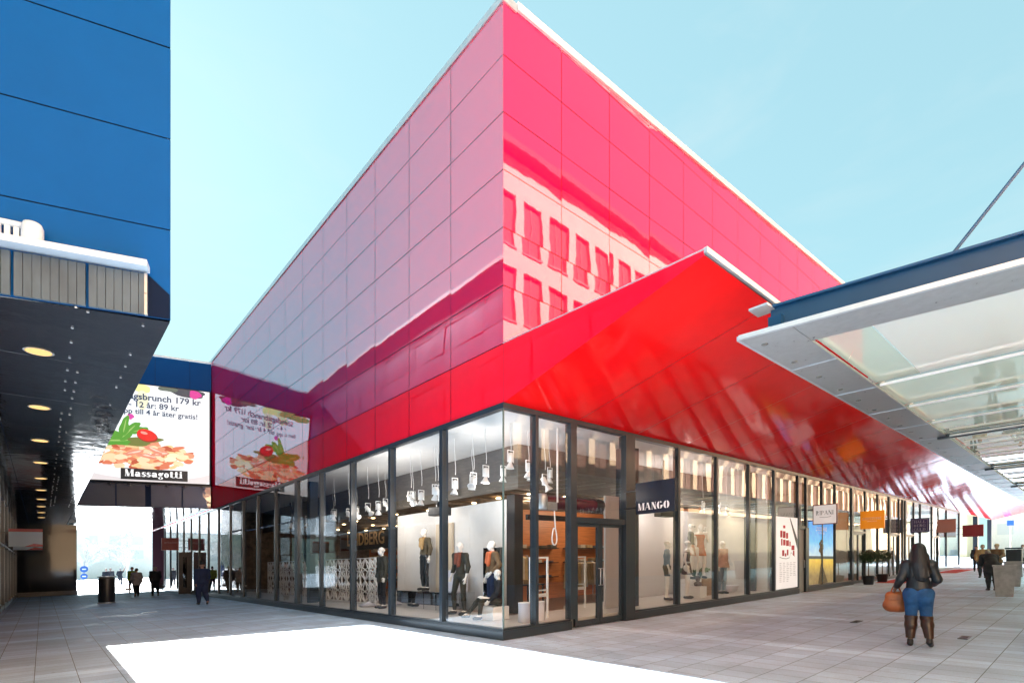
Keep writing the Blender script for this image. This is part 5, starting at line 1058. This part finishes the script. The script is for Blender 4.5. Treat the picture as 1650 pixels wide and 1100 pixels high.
# ---- the woman in the foreground
WP = dict(shL=(-.165, 0, 1.395), shR=(.165, 0, 1.395), elL=(-.245, -.02, 1.15), wrL=(-.33, .12, .98), elR=(.25, .03, 1.15), wrR=(.18, .2, 1.05), knL=(-.105, .03, .50), anL=(-.115, -.01, .09), toL=(-.125, .15, .035), knR=(.105, .03, .50), anR=(.155, -.16, .145), toR=(.17, -.04, .045), hipL=(-.095, 0, .90), hipR=(.095, 0, .90))
figure('woman with long black hair in a black leather jacket, jeans and brown boots walking away', (3.98, -5.98, 0), D90+0.12, 1.69, WP, female=True, girth=1.13, res=0.012, hand_res=.006, grip=0.9,
  skin=mat('dark_skin', (0.16, 0.085, 0.055), 0.5), wear=[
  ('jacket', M_LEA, ['torso']+ARMS, .026, dict(cuts=[((0, 0, .945), (0, 0, -1)), ((0, 0, 1.5), (0, 0, 1))], trim=[('farmL', .8), ('farmR', .85)], extra=[((0, 0, 1.05), (0, 0, .93), .145, .16, 1.15)])),
  ('shirt_hem', C_BLK, ['torso'], .018, dict(cuts=[((0, 0, .895), (0, 0, -1)), ((0, 0, 1.0), (0, 0, 1))], extra=[((0, 0, 1.0), (0, 0, .88), .155, .16, 1.1)])),
  ('jeans', M_JEAN, LEGS, .018, dict(cuts=[((0, 0, 1.0), (0, 0, 1)), ((0, 0, .46), (0, 0, -1))], extra=[((-.075, -.06, .90), (-.09, -.05, .82), .105, .10), ((.075, -.06, .90), (.09, -.05, .82), .105, .10)])),
  ('boot', M_BOOT, ['shinL', 'thighL'], .027, dict(cuts=[((0, 0, .525), (0, 0, 1)), ((0, 0, .13), (0, 0, -1))])), ('boot', M_BOOT, ['shinR', 'thighR'], .027, dict(cuts=[((0, 0, .525), (0, 0, 1)), ((0, 0, .16), (0, 0, -1))])),
  ('shoe', M_BLACK, ['footL'], .012, dict(cuts=[((0, 0, .15), (0, 0, 1))], k=.012)), ('shoe', M_BLACK, ['footR'], .012, dict(cuts=[((0, 0, .19), (0, 0, 1))], k=.012))],
  hair=('hair', M_HBLK, [((0, -.03, .04), (0, -.02, .05), .108, .104), ((0, -.06, .0), (.02, -.11, -.22), .115, .13, 1.1), ((.02, -.11, -.22), (.05, -.13, -.42), .135, .10, 1.2), ((.09, -.05, -.08), (.14, -.07, -.34), .06, .05), ((-.08, -.03, -.05), (-.06, -.08, -.28), .055, .05)]+[((-.10+.027*i, -.13, -.22), (-.10+.03*i+(.02, -.015, .01, -.02)[i % 4], -.15-.008*(i % 3), -.42-.05*((i*7) % 5)/4), .034, .010) for i in range(9)], [((0, .06, .04), (0, .95, -.3))]))
hb = thing('handbag', 'tan leather handbag hanging from the hand of the woman in brown boots', 'bag', (0, 0, 0))
hl = Matrix.Rotation(D90+0.12, 3, 'Z') @ Vector((-.335*.966, .20*.966, 0)); hx, hy = 3.98+hl.x, -5.98+hl.y
hb.location = (hx, hy, 0.55+grade(hx, hy)); hb.rotation_euler = (0, 0, D90+0.3)
b = MB(); V, Q = sdf_mesh([((-.09, 0, .10), (.09, 0, .10), .095, .095, 1.1), ((-.10, 0, .26), (.10, 0, .26), .05, .05, 1.0), ((-.06, 0, .1), (-.06, 0, .26), .11, .075, 1.2), ((.06, 0, .1), (.06, 0, .26), .11, .075, 1.2)], .012, k=.06); add_net(b, V, Q); b.build('bag_body', M_TAN, hb, world=False)
for dy in (-.03, .03): b = MB(); b.tube([(-.07+.14*t_, dy, .33+.13*math.sin(math.pi*t_)) for t_ in np.linspace(0, 1, 10)], .010, 6); b.build('handle', M_TAN, hb, world=False)
b = MB(); b.box(-.1, .1, -.1, -.088, .2, .215); b.build('strap', M_TAN, hb, world=False)
# ---- passers-by
def ped(label, px, D, rz, H, pose, wear, hair, **kw):
    X = (px-CXP)/FPX*D; loc = (CAM[0]+cR[0]*X+cF[0]*D, CAM[1]+cR[1]*X+cF[1]*D, 0)
    return figure(label, loc, rz, H, pose, wear=wear, hair=hair, **kw)
ped('man in a navy padded jacket and dark trousers striding away on the left', 326, 22.8, 0.1, 1.84, WALK, [coat(C_NAVY, .86, .032), trousers(C_NAVY, .09, .03), shoes(M_BLACK)], CAPH(C_BLK), girth=1.32, res=.016)
ped('person in a light grey hooded coat holding a white carrier bag', 220, 31, 0.05, 1.68, mirror(WALK), [coat(C_GRY, .72, .035, 'coat', .02), trousers(C_BLK), shoes(M_BLACK)], SHORT(M_HBRN), girth=1.35, female=True)
ped('man in a long black coat carrying a small black bag', 250, 31, 0.05, 1.75, WALK, [coat(C_BLK, .78, .035, 'coat', .01), trousers(C_BLK), shoes(M_BLACK)], SHORT(M_HGRY), girth=1.35)
ped('worker in a yellow green hi-vis jacket behind the grey coat', 213, 35.5, 0.3, 1.78, WALK, [coat(C_HIV, .86, .03), trousers(C_DK), shoes(M_BLACK)], CAPH(C_BLK), girth=1.1)
ped('dark clothed person standing left of a pair beyond the black bin', 171, 46, 2.9, 1.75, None, [coat(C_BLK, .84, .03), trousers(C_BLK), shoes(M_BLACK)], SHORT(M_HBRN), girth=1.1)
ped('dark clothed person standing right of a pair beyond the black bin', 178, 47, 3.3, 1.8, None, [coat(C_DK, .84, .03), trousers(C_BLK), shoes(M_BLACK)], SHORT(M_HGRY), girth=1.1)
ped('person in black with one arm raised out in the sunlit square', 194, 50, 0.2, 1.78, dict(elR=(.33, .05, 1.62), wrR=(.44, .08, 1.86), elL=(-.27, -.06, 1.18), wrL=(-.16, .02, 1.0)), [coat(C_BLK, .9, .028), trousers(C_BLK), shoes(M_BLACK)], SHORT(M_HGRY))
ped('man in a beige jacket and dark trousers facing down the street', 1583, 28.5, 1.5, 1.80, dict(elL=(-.25, .04, 1.16), wrL=(-.2, .2, 1.02), elR=(.26, .02, 1.15), wrR=(.24, .16, .98)), [coat(C_BEI, .84, .034), trousers(C_DK), shoes(M_BLACK)], SHORT(M_HBRN), girth=1.2, res=.017)
ped('person in black walking behind the beige jacketed man', 1573, 36, -1.5, 1.78, WALK, [coat(C_BLK, .84, .03), trousers(C_BLK), shoes(M_BLACK)], CAPH(C_BLK))
ped('man in a brown jacket and flat cap beside the planters', 1606, 25.5, 1.3, 1.80, dict(elL=(-.27, .1, 1.18), wrL=(-.22, .3, 1.1)), [coat(cloth('brown_cloth', (0.16, 0.09, 0.045)), .84, .034), trousers(C_DK), shoes(M_BLACK)], CAPH(cloth('cap_tan', (0.30, 0.19, 0.09))), girth=1.15)
BEND = dict(waist=(0, .06, 1.06), chest=(0, .20, 1.18), neck=(0, .36, 1.28), head=(0, .45, 1.37), shL=(-.175, .31, 1.24), shR=(.175, .31, 1.24), elL=(-.22, .40, .98), wrL=(-.16, .58, .90), elR=(.22, .40, .98), wrR=(.16, .58, .90))
ped('stooping grey haired person in a dark coat by the concrete planter', 1598, 19.8, -1.2, 1.78, BEND, [coat(C_DK, .66, .04, 'coat', .03), trousers(C_DK), shoes(M_BLACK)], SHORT(M_HGRY), girth=1.2)
ped('man in dark clothes walking beyond the far corner of the shops', 1537, 50, 1.5, 1.80, WALK, [coat(C_NAVY, .84, .03), trousers(C_NAVY), shoes(M_BLACK)], SHORT(M_HBRN), girth=1.1)
ped('person in a grey top and dark trousers at the right edge', 1648, 30, 2.0, 1.75, dict(elR=(.32, .1, 1.25), wrR=(.46, .25, 1.12)), [coat(C_GRY, .9, .028), trousers(C_DK), shoes(M_BLACK)], SHORT(M_HBRN))
# carried bags
def held(label, px, D, z, m, w=.2, h=.3):
    X = (px-CXP)/FPX*D; x, y = CAM[0]+cR[0]*X+cF[0]*D, CAM[1]+cR[1]*X+cF[1]*D
    t_ = thing('carried_bag', label, 'bag', (x, y, z)); b = MB(); V, Q = sdf_mesh([((-w/2, 0, .05), (w/2, 0, .05), .07, .07), ((-w/2.5, 0, h-.05), (w/2.5, 0, h-.05), .03, .03)], .02, k=.06); add_net(b, V, Q); b.build('bag_body', m, t_, world=False)
    b = MB(); b.tube([(-.06, 0, h-.03), (-.03, 0, h+.12), (.03, 0, h+.12), (.06, 0, h-.03)], .01, 5); b.build('handle', m, t_, world=False)
held('white plastic carrier bag hanging beside the light grey coat', 207, 31, .40, M_WHITE); held('small black bag hanging beside the long black coat', 261, 31, .48, M_BLACK, .14, .24)
# ================================================================ MANNEQUINS
def mannq(label, x, y, rz, z, wear, pose=None, H=1.9, **kw): return figure(label, (x, y, z), rz, H, pose, wear=wear, skin=M_MANN, female=True, girth=0.9, cat='mannequin', name='mannequin', group='shop window mannequins', res=.015, grip=0.25, **kw)
def jkt(m, hem=1.0, off=.022, trim=.8): return ('jacket', m, ['torso']+ARMS, off, dict(cuts=[((0, 0, hem), (0, 0, -1)), ((0, 0, 1.49), (0, 0, 1))], trim=[('farmL', trim), ('farmR', trim)]))
heels = ('shoe', M_BLACK, FEET, .008, dict(cuts=[((0, 0, .085), (0, 0, 1))], k=.01))
L2 = math.radians(90)   # face the left-hand street (-X)
def scarf(m): return ('scarf', m, ['neck'], .022, dict(cuts=[((0, 0, 1.50), (0, 0, 1))], extra=[((-.05, .09, 1.44), (-.06, .135, 1.18), .026, .022), ((.05, .09, 1.44), (.03, .135, 1.24), .026, .02)]))
mannq('mannequin in a brown jacket and black trousers standing alone on the mirrored plinth', 1.78, 5.72, L2, .745, [jkt(C_OLV, .98), trousers(M_LEA, .1, .012), heels, scarf(C_BEI)], dict(elL=(-.25, -.03, 1.17), wrL=(-.23, .0, .93), elR=(.26, -.1, 1.18), wrR=(.17, .02, .98)))
mannq('mannequin in dark olive jacket and slim olive trousers, legs apart', 1.2, 3.1, L2+.2, .212, [jkt(C_OLG, 1.0), trousers(C_OLG, .1, .010), heels, scarf(mat('rust_scarf', (0.18, 0.05, 0.03), 0.8))], dict(knL=(-.14, .05, .50), anL=(-.10, -.04, .09), knR=(.16, .06, .5), anR=(.24, -.06, .09), toR=(.30, .08, .035), elL=(-.25, .0, 1.16), wrL=(-.22, .05, .90), elR=(.24, -.06, 1.15), wrR=(.25, .05, .92)), headyaw=0.5)
mannq('mannequin in a brown open jacket with a hand on its hip near the glass corner', 1.55, 2.22, L2-.25, .212, [jkt(cloth('brown_tweed', (0.15, 0.095, 0.05)), .98), trousers(C_NAVY, .1, .012), heels, scarf(C_ORG), ('shirt', C_OLG, ['torso'], .010, dict(cuts=[((0, 0, .92), (0, 0, -1)), ((0, 0, 1.44), (0, 0, 1))]))], dict(elL=(-.30, -.04, 1.18), wrL=(-.18, .12, 1.0)))
SIT = dict(pelvis=(0, -.12, .42), waist=(0, -.14, .56), chest=(0, -.12, .75), neck=(0, -.1, .935), head=(0, -.07, 1.085), shL=(-.175, -.1, .88), shR=(.175, -.1, .88), elL=(-.26, -.02, .62), wrL=(-.22, .16, .46), elR=(.28, -.1, .62), wrR=(.30, .06, .42), hipL=(-.09, -.1, .40), hipR=(.09, -.1, .40), knL=(-.16, .34, .52), anL=(-.20, .40, .10), toL=(-.22, .54, .04), knR=(.14, .33, .50), anR=(.22, .62, .11), toR=(.24, .75, .06))
def seatwear(): return [('jacket', C_BLK, ['torso']+ARMS, .022, dict(cuts=[((0, 0, .45), (0, 0, -1)), ((0, 0, .95), (0, 0, 1))])), ('trousers', C_OLG, LEGS, .012, dict(cuts=[((0, 0, .51), (0, 0, 1)), ((0, 0, .12), (0, 0, -1))])), heels]
mannq('mannequin seated on a low white block in a black jacket', 1.12, 1.62, L2-.5, .212, seatwear(), SIT, H=1.72, headyaw=-1.1)
mannq('mannequin in a dark olive coat beside the lattice screen', 0.95, 6.85, L2, .212, [coat(C_OLG, .74, .022, 'coat'), trousers(C_BLK, .1, .012), heels])
R2 = math.radians(180)  # face the right-hand street (-Y)
def skirt(m, z0=1.08, z1=.72, nm='skirt', w=.19): return (nm, m, ['torso'], .010, dict(cuts=[((0, 0, z1), (0, 0, -1)), ((0, 0, z0), (0, 0, 1))], extra=[((0, 0, 1.05), (0, 0, z1-.05), .10, w, 1.15)]))
top = lambda m: ('top', m, ['torso'], .012, dict(cuts=[((0, 0, .98), (0, 0, -1)), ((0, 0, 1.40), (0, 0, 1))]))
def shades(J): return
mannq('mannequin in a denim shirt behind the mullion right of the shop door', 7.85, 1.15, R2+.6, .212, [jkt(C_BLU, .98, .02, .3), ('shorts', C_DK, ['thighL', 'thighR'], .014, dict(cuts=[((0, 0, 1.03), (0, 0, 1)), ((0, 0, .70), (0, 0, -1))])), heels])
def sunglasses(o, s, hd=(0, .02, 1.625), yaw=0):
    b = MB(); z = hd[2]*s+.008*s
    for sx in (-1, 1): b.lathe([(.001, 0), (.03*s, 0), (.03*s, .006), (.001, .006)], (0, 0, 0), 12); n_ = 48; k = len(b.v)-12*4-24; 
    b = MB(); b.box(-.062*s, -.006*s, .115*s, .128*s, z-.022*s, z+.02*s); b.box(.006*s, .062*s, .115*s, .128*s, z-.022*s, z+.02*s); b.box(-.006*s, .006*s, .118*s, .124*s, z+.006*s, z+.014*s); b.box(-.088*s, -.082*s, 0, .12*s, z+.004*s, z+.012*s); b.box(.082*s, .088*s, 0, .12*s, z+.004*s, z+.012*s)
    b.build('sunglasses', M_BLACK, o, world=False)
o, J, R = mannq('mannequin in sunglasses and a dark floral dress with a silver belt', 8.72, .95, R2+.35, .212, [top(C_FLR), skirt(C_FLR), ('belt', M_GALV, ['torso'], .022, dict(cuts=[((0, 0, 1.055), (0, 0, -1)), ((0, 0, 1.105), (0, 0, 1))], extra=[((0, 0, 1.09), (0, 0, 1.07), .105, .108, 1.2)])), heels]); sunglasses(o, 1.9/1.75)
bag = thing('handbag', 'brown handbag on the white block in front of the floral dress', 'bag', (9.05, .75, .60)); 
b = MB(); V, Q = sdf_mesh([((-.12, 0, .07), (.12, 0, .07), .075, .075, 1.1), ((-.06, 0, .22), (.06, 0, .22), .05, .05)], .014, k=.06); add_net(b, V, Q); b.build('bag_body', mat('brown_leather', (0.10, 0.03, 0.018), 0.35), bag, world=False)
b = MB(); b.tube([(-.07+.14*t_, 0, .25+.17*math.sin(math.pi*t_)) for t_ in np.linspace(0, 1, 10)], .011, 6); b.build('handle', MATS['brown_leather'], bag, world=False)
boxthing('display_cube', 'small white block carrying the brown handbag', 'display box', 8.9, 9.35, .6, .95, .215, .59, M_WHITE)
boxthing('display_cube', 'tall white block behind the small one', 'display box', 9.2, 9.75, 1.0, 1.5, .215, .80, M_WHITE)
boxthing('display_cube', 'wooden crate under the orange dressed mannequin', 'display box', 9.85, 10.5, 1.0, 1.5, .215, .80, mat('crate_wood', (0.36, 0.22, 0.11), 0.7, var=0.3, stretch=(1, 1, 12)))
o, J, R = mannq('mannequin in sunglasses, a grey jacket and pale skirt raised on a white block', 9.5, 1.25, R2+.4, .80, [jkt(C_GJK, 1.08, .02, .6), skirt(C_PNK, 1.08, .74), heels], dict(elL=(-.25, .0, 1.16), wrL=(-.2, .12, .95))); sunglasses(o, 1.9/1.75)
mannq('mannequin in a short orange dress raised on a wooden crate', 10.15, 1.25, R2-.6, .80, [top(C_ORG), skirt(C_ORG), heels], dict(knR=(.12, .12, .52), anR=(.12, .0, .12), elL=(-.22, .06, 1.2), wrL=(-.08, .2, 1.32)))
mannq('mannequin in a loose peach cape and jeans beside a palm', 11.3, 1.05, R2-.3, .212, [('cape', C_PNK, ['torso', 'uarmL', 'uarmR'], .02, dict(cuts=[((0, 0, .86), (0, 0, -1)), ((0, 0, 1.48), (0, 0, 1))], extra=[((0, 0, 1.3), (0, 0, .84), .13, .25, 1.2)])), trousers(C_LBL, .1, .012), heels])
pt = thing('potted_palm', 'potted palm leaf plant behind the peach cape', 'plant', (10.85, 1.9, .212))
b = MB(); b.lathe([(.13, 0), (.18, .35), (.17, .36)], (10.85, 1.9, .213), 16); b.build('pot', M_DARKM, pt)
b = MB()
for k in range(16):
    a = k*2.4; l = random.uniform(.5, .8); pr = None
    for j in range(7):
        t_ = j/6; p = Vector((10.85+math.cos(a)*l*t_, 1.9+math.sin(a)*l*t_*.7, .55+1.2*t_*(1.0+.1*k/16)-.7*t_*t_)); sd = Vector((-math.sin(a), math.cos(a), 0))
        if pr: 
            for s_ in (-1, 1): b.add([pr, p, p+sd*s_*.13+Vector((0, 0, -.08)), pr+sd*s_*.13+Vector((0, 0, -.08))], [(0, 1, 2, 3)])
        pr = p
b.build('foliage', mat('palm_green', (0.05, 0.10, 0.04), 0.6, var=.3), pt)
bw = thing('white_bowl', 'pale faceted bowl on the window floor near the reflected sign', 'bowl', (12.2, 1.2, .212)); b = MB(); b.lathe([(.22, 0), (.36, .25), (.33, .25), (.2, .04)], (12.2, 1.2, .213), 8); b.build('body', M_LILAC, bw)
b = MB(); b.lathe([(.26, 0), (.34, .04), (.001, .16)], (1.0, 7.9, .215), 6); o = b.build('faceted_stand', M_LILAC); tag(o, 'pale faceted stand on the floor by the lattice screen', 'stand')
# ================================================================ STREET FURNITURE
x, y = gp(172, 971); lb = thing('litter_bin', 'black litter bin with a pale flat lid standing in the left passage', 'bin', (x, y, 0))
b = MB(); b.lathe([(.33, .06), (.34, .1), (.34, 1.17), (.33, 1.2)], (x, y, 0), 24); b.build('drum', M_BLACK, lb)
b = MB(); b.lathe([(.37, 1.27), (.38, 1.29), (.37, 1.32)], (x, y, 0), 24); b.build('lid', M_GALV, lb)
b = MB(); b.lathe([(.36, 0), (.37, .03), (.35, .055)], (x, y, 0), 24); b.build('base', M_GALV, lb)
b = MB(); b.box(x-.3, x+.3, y-.02, y+.02, 1.2, 1.27); b.build('lid_support', M_BLACK, lb)
def planter(px, py, label, w=.28, h=.98):
    x, y = gp(px, py); p = thing('planter', label, 'planter', (x, y, 0), group='tapered concrete planters')
    b = MB(); n = 4; pr = [(w*.76*1.414, 0.0), (w*1.414, h), (w*1.414+.03, h), (w*1.414+.03, h+.05), (w*1.2, h+.05), (w*1.15, h-.06)]; vs = []
    for r, z in pr:
        for k in range(4): a = math.pi/4+k*math.pi/2+.1; vs.append((x+r*math.cos(a), y+r*math.sin(a), z))
    b.add(vs, [(i*4+k, i*4+(k+1) % 4, i*4+4+(k+1) % 4, i*4+4+k) for i in range(len(pr)-1) for k in range(4)]+[tuple(range(20, 24))]); b.build('pot', mat('concrete', (0.42, 0.42, 0.41), 0.8, var=0.2, vscale=6), p)
    b = MB(); b.box(x-w*.8, x+w*.8, y-w*.8, y+w*.8, h-.055, h-.03); b.build('soil', M_BLACK, p)
planter(1618, 960, 'pale tapered concrete planter nearest the camera on the right'); planter(1632, 944, 'tapered concrete planter half hidden behind the nearer one')
x, y = gp(1634, 931); lb = thing('litter_bin', 'square black litter bin behind the stooping person', 'bin', (x, y, 0)); b = MB(); b.box(x-.3, x+.3, y-.3, y+.3, .06, 1.5); b.build('body', M_BLACK, lb, bevel=.03); b = MB(); b.box(x-.34, x+.34, y-.34, y+.34, 1.52, 1.6); b.build('lid', M_DARKM, lb, bevel=.02)
def topiary(x, y, label):
    t_ = thing('potted_tree', label, 'plant', (x, y, 0), group='clipped ball trees')
    b = MB(); b.lathe([(.20, 0), (.26, .40), (.27, .42), (.23, .42), (.22, .36)], (x, y, 0), 18); b.build('pot', M_BLACK, t_)
    b = MB(); b.tube([(x, y, .3), (x+.02, y, .7), (x, y, 1.1)], [.025, .022, .018], 7); b.build('trunk', mat('bark', (0.10, 0.065, 0.04), 0.9), t_)
    b = MB()
    for k in range(1500):
        v = Vector((random.gauss(0, 1), random.gauss(0, 1), random.gauss(0, 1))).normalized()*(random.random()**.35); r = .42+.05*math.sin(9*v.x+5*v.z)
        c = Vector((x, y, 1.33))+Vector((v.x*r, v.y*r, v.z*r*.8)); a = Vector((random.gauss(0, 1), random.gauss(0, 1), random.gauss(0, 1))).normalized()*.045; e = a.orthogonal().normalized()*.022
        b.add([c-a, c+e, c+a, c-e], [(0, 1, 2, 3)])
    b.build('foliage', mat('leaf_green', (0.035, 0.075, 0.03), 0.6, var=.5, vscale=8), t_)
topiary(22.6, -.62, 'clipped ball tree in a black pot nearer the orange sign'); topiary(25.0, -.62, 'clipped ball tree in a black pot further along the shop front')
for (x0, x1, lab) in ((24.2, 30.5, 'thin red mat outside the shop beyond the ball trees'), (38, 46, 'thin red mat by the far shop front')):
    b = MB(); b.box(x0, x1, -1.7, -.5, .004, .016); o = b.build('door_mat', mat('red_mat', (0.34, 0.02, 0.02), 0.9, var=.2)); tag(o, lab, 'mat')
for px, py, lab in ((241, 986, 'narrow dark drain cover in the left passage paving'), (1380, 1001, 'narrow dark drain cover near the woman'), (1554, 1027, 'small dark patch cover right of the woman')):
    x, y = gp(px, py); b = MB(); b.box(x-.22, x+.22, y-.07, y+.07, .002, .012)
    for k in range(6): b.box(x-.18+k*.066, x-.16+k*.066, y-.05, y+.05, .0125, .016)
    o = b.build('drain_cover', M_DARKM); tag(o, lab, 'drain cover', 'drain covers')
# open black door leaf on the left passage
d = MB(); d.box(-.72, -.05, 29.4, 29.52, .05, 2.6); o = d.build('door', M_BLACK, red); o['label'] = 'black door leaf standing open'
h = MB(); h.box(-.5, -.3, 29.37, 29.395, .4, 2.3); h.build('pane', M_GLASS2, o)
# direction sign on a post at the corner of the square
x, y = CAM[0]+cR[0]*(-.815*44)+cF[0]*44, CAM[1]+cR[1]*(-.815*44)+cF[1]*44
t_ = thing('road_sign', 'round blue road signs on a post at the edge of the sunlit square', 'sign', (x, y, 0)); b = MB(); b.tube([(x, y, 0), (x, y, 2.4)], .035, 8); b.build('post', M_GALV, t_)
for z, r in ((1.75, .27), (1.15, .24)): b = MB(); b.lathe([(r, 0), (r, .02)], (0, 0, 0), 20); b.v = [(x+vx, y-.05-vz, z+vy) for vx, vy, vz in b.v]; o = b.build('plate', mat('sign_blue', (0.02, 0.12, 0.42), .4), t_); b = MB(); b.box(x-r*.5, x+r*.5, y-.078, y-.072, z-.05, z+.05); b.build('arrow', M_WHITE, o)
# ================================================================ FAR SURROUNDINGS
def block(label, x0, x1, y0, y1, h, m, nx, nz, face, z0=3.5):
    t_ = thing('town_building', label, 'building', ((x0+x1)/2, (y0+y1)/2, 0)); b = MB(); b.box(x0, x1, y0, y1, -4, h); b.build('wall', m, t_)
    b = MB(); b.box(x0-.3, x1+.3, y0-.3, y1+.3, h+.004, h+.5); b.build('roof', M_GALV, t_)
    for i in range(nx):
        for j in range(nz):
            z = z0+(h-z0-.6)*(j+.15)/nz; hh = (h-z0)/nz*.55; b = MB()
            if face == 'Y': w = (x1-x0)/nx; xx = x0+w*(i+.25); b.box(xx, xx+w*.5, y0-.06, y0-.01, z, z+hh)
            else: w = (y1-y0)/nx; yy = y0+w*(i+.25); b.box(x0-.06, x0-.01, yy, yy+w*.5, z, z+hh)
            b.build('window', M_WINP, t_)
M_WINP = mat('pale_window', (0.74, 0.70, 0.64), 0.4); M_P2 = mat('white_render', (0.92, 0.84, 0.74), .85, var=.05); M_P3 = mat('yellow_render', (0.72, 0.62, 0.40), .85, var=.05)
block('long pale building closing the square beyond the left passage', -40, 14, 128, 140, 10, M_P2, 14, 2, 'Y')
block('tall pale office block at the far end of the right hand street', 128, 140, -30, 6, 26, M_P2, 8, 6, 'X'); block('cream building at the far end of the right hand street beside the shops', 118, 132, 8, 60, 17, M_P3, 10, 4, 'X')
block('white kiosk building on the far right beyond the planters', 100, 106, -24, -10, 7, M_P2, 4, 1, 'X')
b = MB(); b.box(96, 99, 14, 26, .6, 3.1); b.box(96.1, 98.9, 14.1, 25.9, 3.1, 3.3); o = b.build('town_bus', M_P3); tag(o, 'pale yellow bus parked across the far end of the street', 'bus')
w = MB(); w.box(95.95, 95.99, 14.4, 25.6, 1.5, 2.6); w = w.build('window', M_WIN); w.parent = o
for yy in (16, 24): w = MB(); w.lathe([(.5, 0), (.5, .25)], (0, 0, 0), 16); w.v = [(95.9+vz, yy+vx, .5+vy) for vx, vy, vz in w.v]; w = w.build('wheel', M_BLACK); w.parent = o
x, y = CAM[0]+cR[0]*(.949*62)+cF[0]*62, CAM[1]+cR[1]*(.949*62)+cF[1]*62
t_ = thing('lamp_post', 'slim pole with a small blue square sign at the end of the street', 'post', (x, y, 0)); b = MB(); b.tube([(x, y, 0), (x, y, 7)], .05, 8); b.build('pole', M_GALV, t_); b = MB(); b.box(x-.06, x-.03, y-.3, y+.3, 4.2, 4.8); b.build('plate', mat('sign_blue', (0.02, 0.12, 0.42), .4), t_)
def tree_mesh(seed, h):
    rnd = random.Random(seed); tr = MB(); cr = MB(); tips = []
    def limb(p, d, l, r, dep):
        pts = [p]; q = p
        for k in range(3): d = (d+Vector((rnd.gauss(0, .12), rnd.gauss(0, .12), rnd.gauss(.03, .08)))).normalized(); q = q+d*l/3; pts.append(q)
        tr.tube(pts, [r, r*.85, r*.7, r*.5], 6 if dep < 2 else 4, cap=False)
        if dep < 3:
            for k in range(4 if dep else 6): limb(pts[1+k % 3], (d+Vector((rnd.gauss(0, .6), rnd.gauss(0, .6), rnd.gauss(.15, .3)))).normalized(), l*rnd.uniform(.5, .7), r*.5, dep+1)
        else: tips.append(q)
    limb(Vector((0, 0, 0)), Vector((0, 0, 1)), h*.45, h*.022, 0)
    for t in tips:
        for k in range(9):
            c = t+Vector((rnd.gauss(0, .35), rnd.gauss(0, .35), rnd.gauss(0, .3))); a = Vector((rnd.gauss(0, 1), rnd.gauss(0, 1), rnd.gauss(.3, 1))).normalized()*rnd.uniform(.15, .4); e = a.orthogonal().normalized()*.04
            cr.add([c-a, c+e, c+a, c-e], [(0, 1, 2, 3)])
    return tr, cr
M_TWIG = mat('twigs', (0.55, 0.53, 0.50), .9, var=.3)
t0 = thing('bare_tree', 'bare winter tree in the row beyond the sunlit square', 'tree', (0, 0, 0), group='bare trees beyond the square')
tr, cr = tree_mesh(5, 9.0); tr.build('trunk', mat('pale_bark', (0.50, 0.48, 0.45), 0.9), t0, world=False); cr.build('crown', M_TWIG, t0, world=False)
for i, (x, y, rz, s) in enumerate(((-6, 96, 0, 1), (-13, 98, 2, 1.1), (-2, 101, 4, .9), (4, 104, 1, 1.05), (-20, 100, 3, 1), (9, 98, 5, .95), (-27, 104, 2.4, 1.1), (112, -2, 1, 1.1), (110, -14, 3, 1.2))):
    o = t0 if i == 0 else copy_tree(t0); o.location = (x, y, grade(x, y)); o.rotation_euler = (0, 0, rz); o.scale = (s, s, s)
    o['label'] = 'bare winter tree beyond the sunlit square, '+('behind the round blue signs', 'hidden left behind the black end block', 'above the standing pair', 'behind the hi-vis worker', 'far left behind the arcade', 'seen through the passage glazing', 'furthest left behind the arcade')[min(i, 6)]
    if i > 6: o['label'] = 'bare winter tree at the far end of the right hand street, '+('nearer the shops' if i == 7 else 'further right'); o['group'] = 'bare trees at the street end'
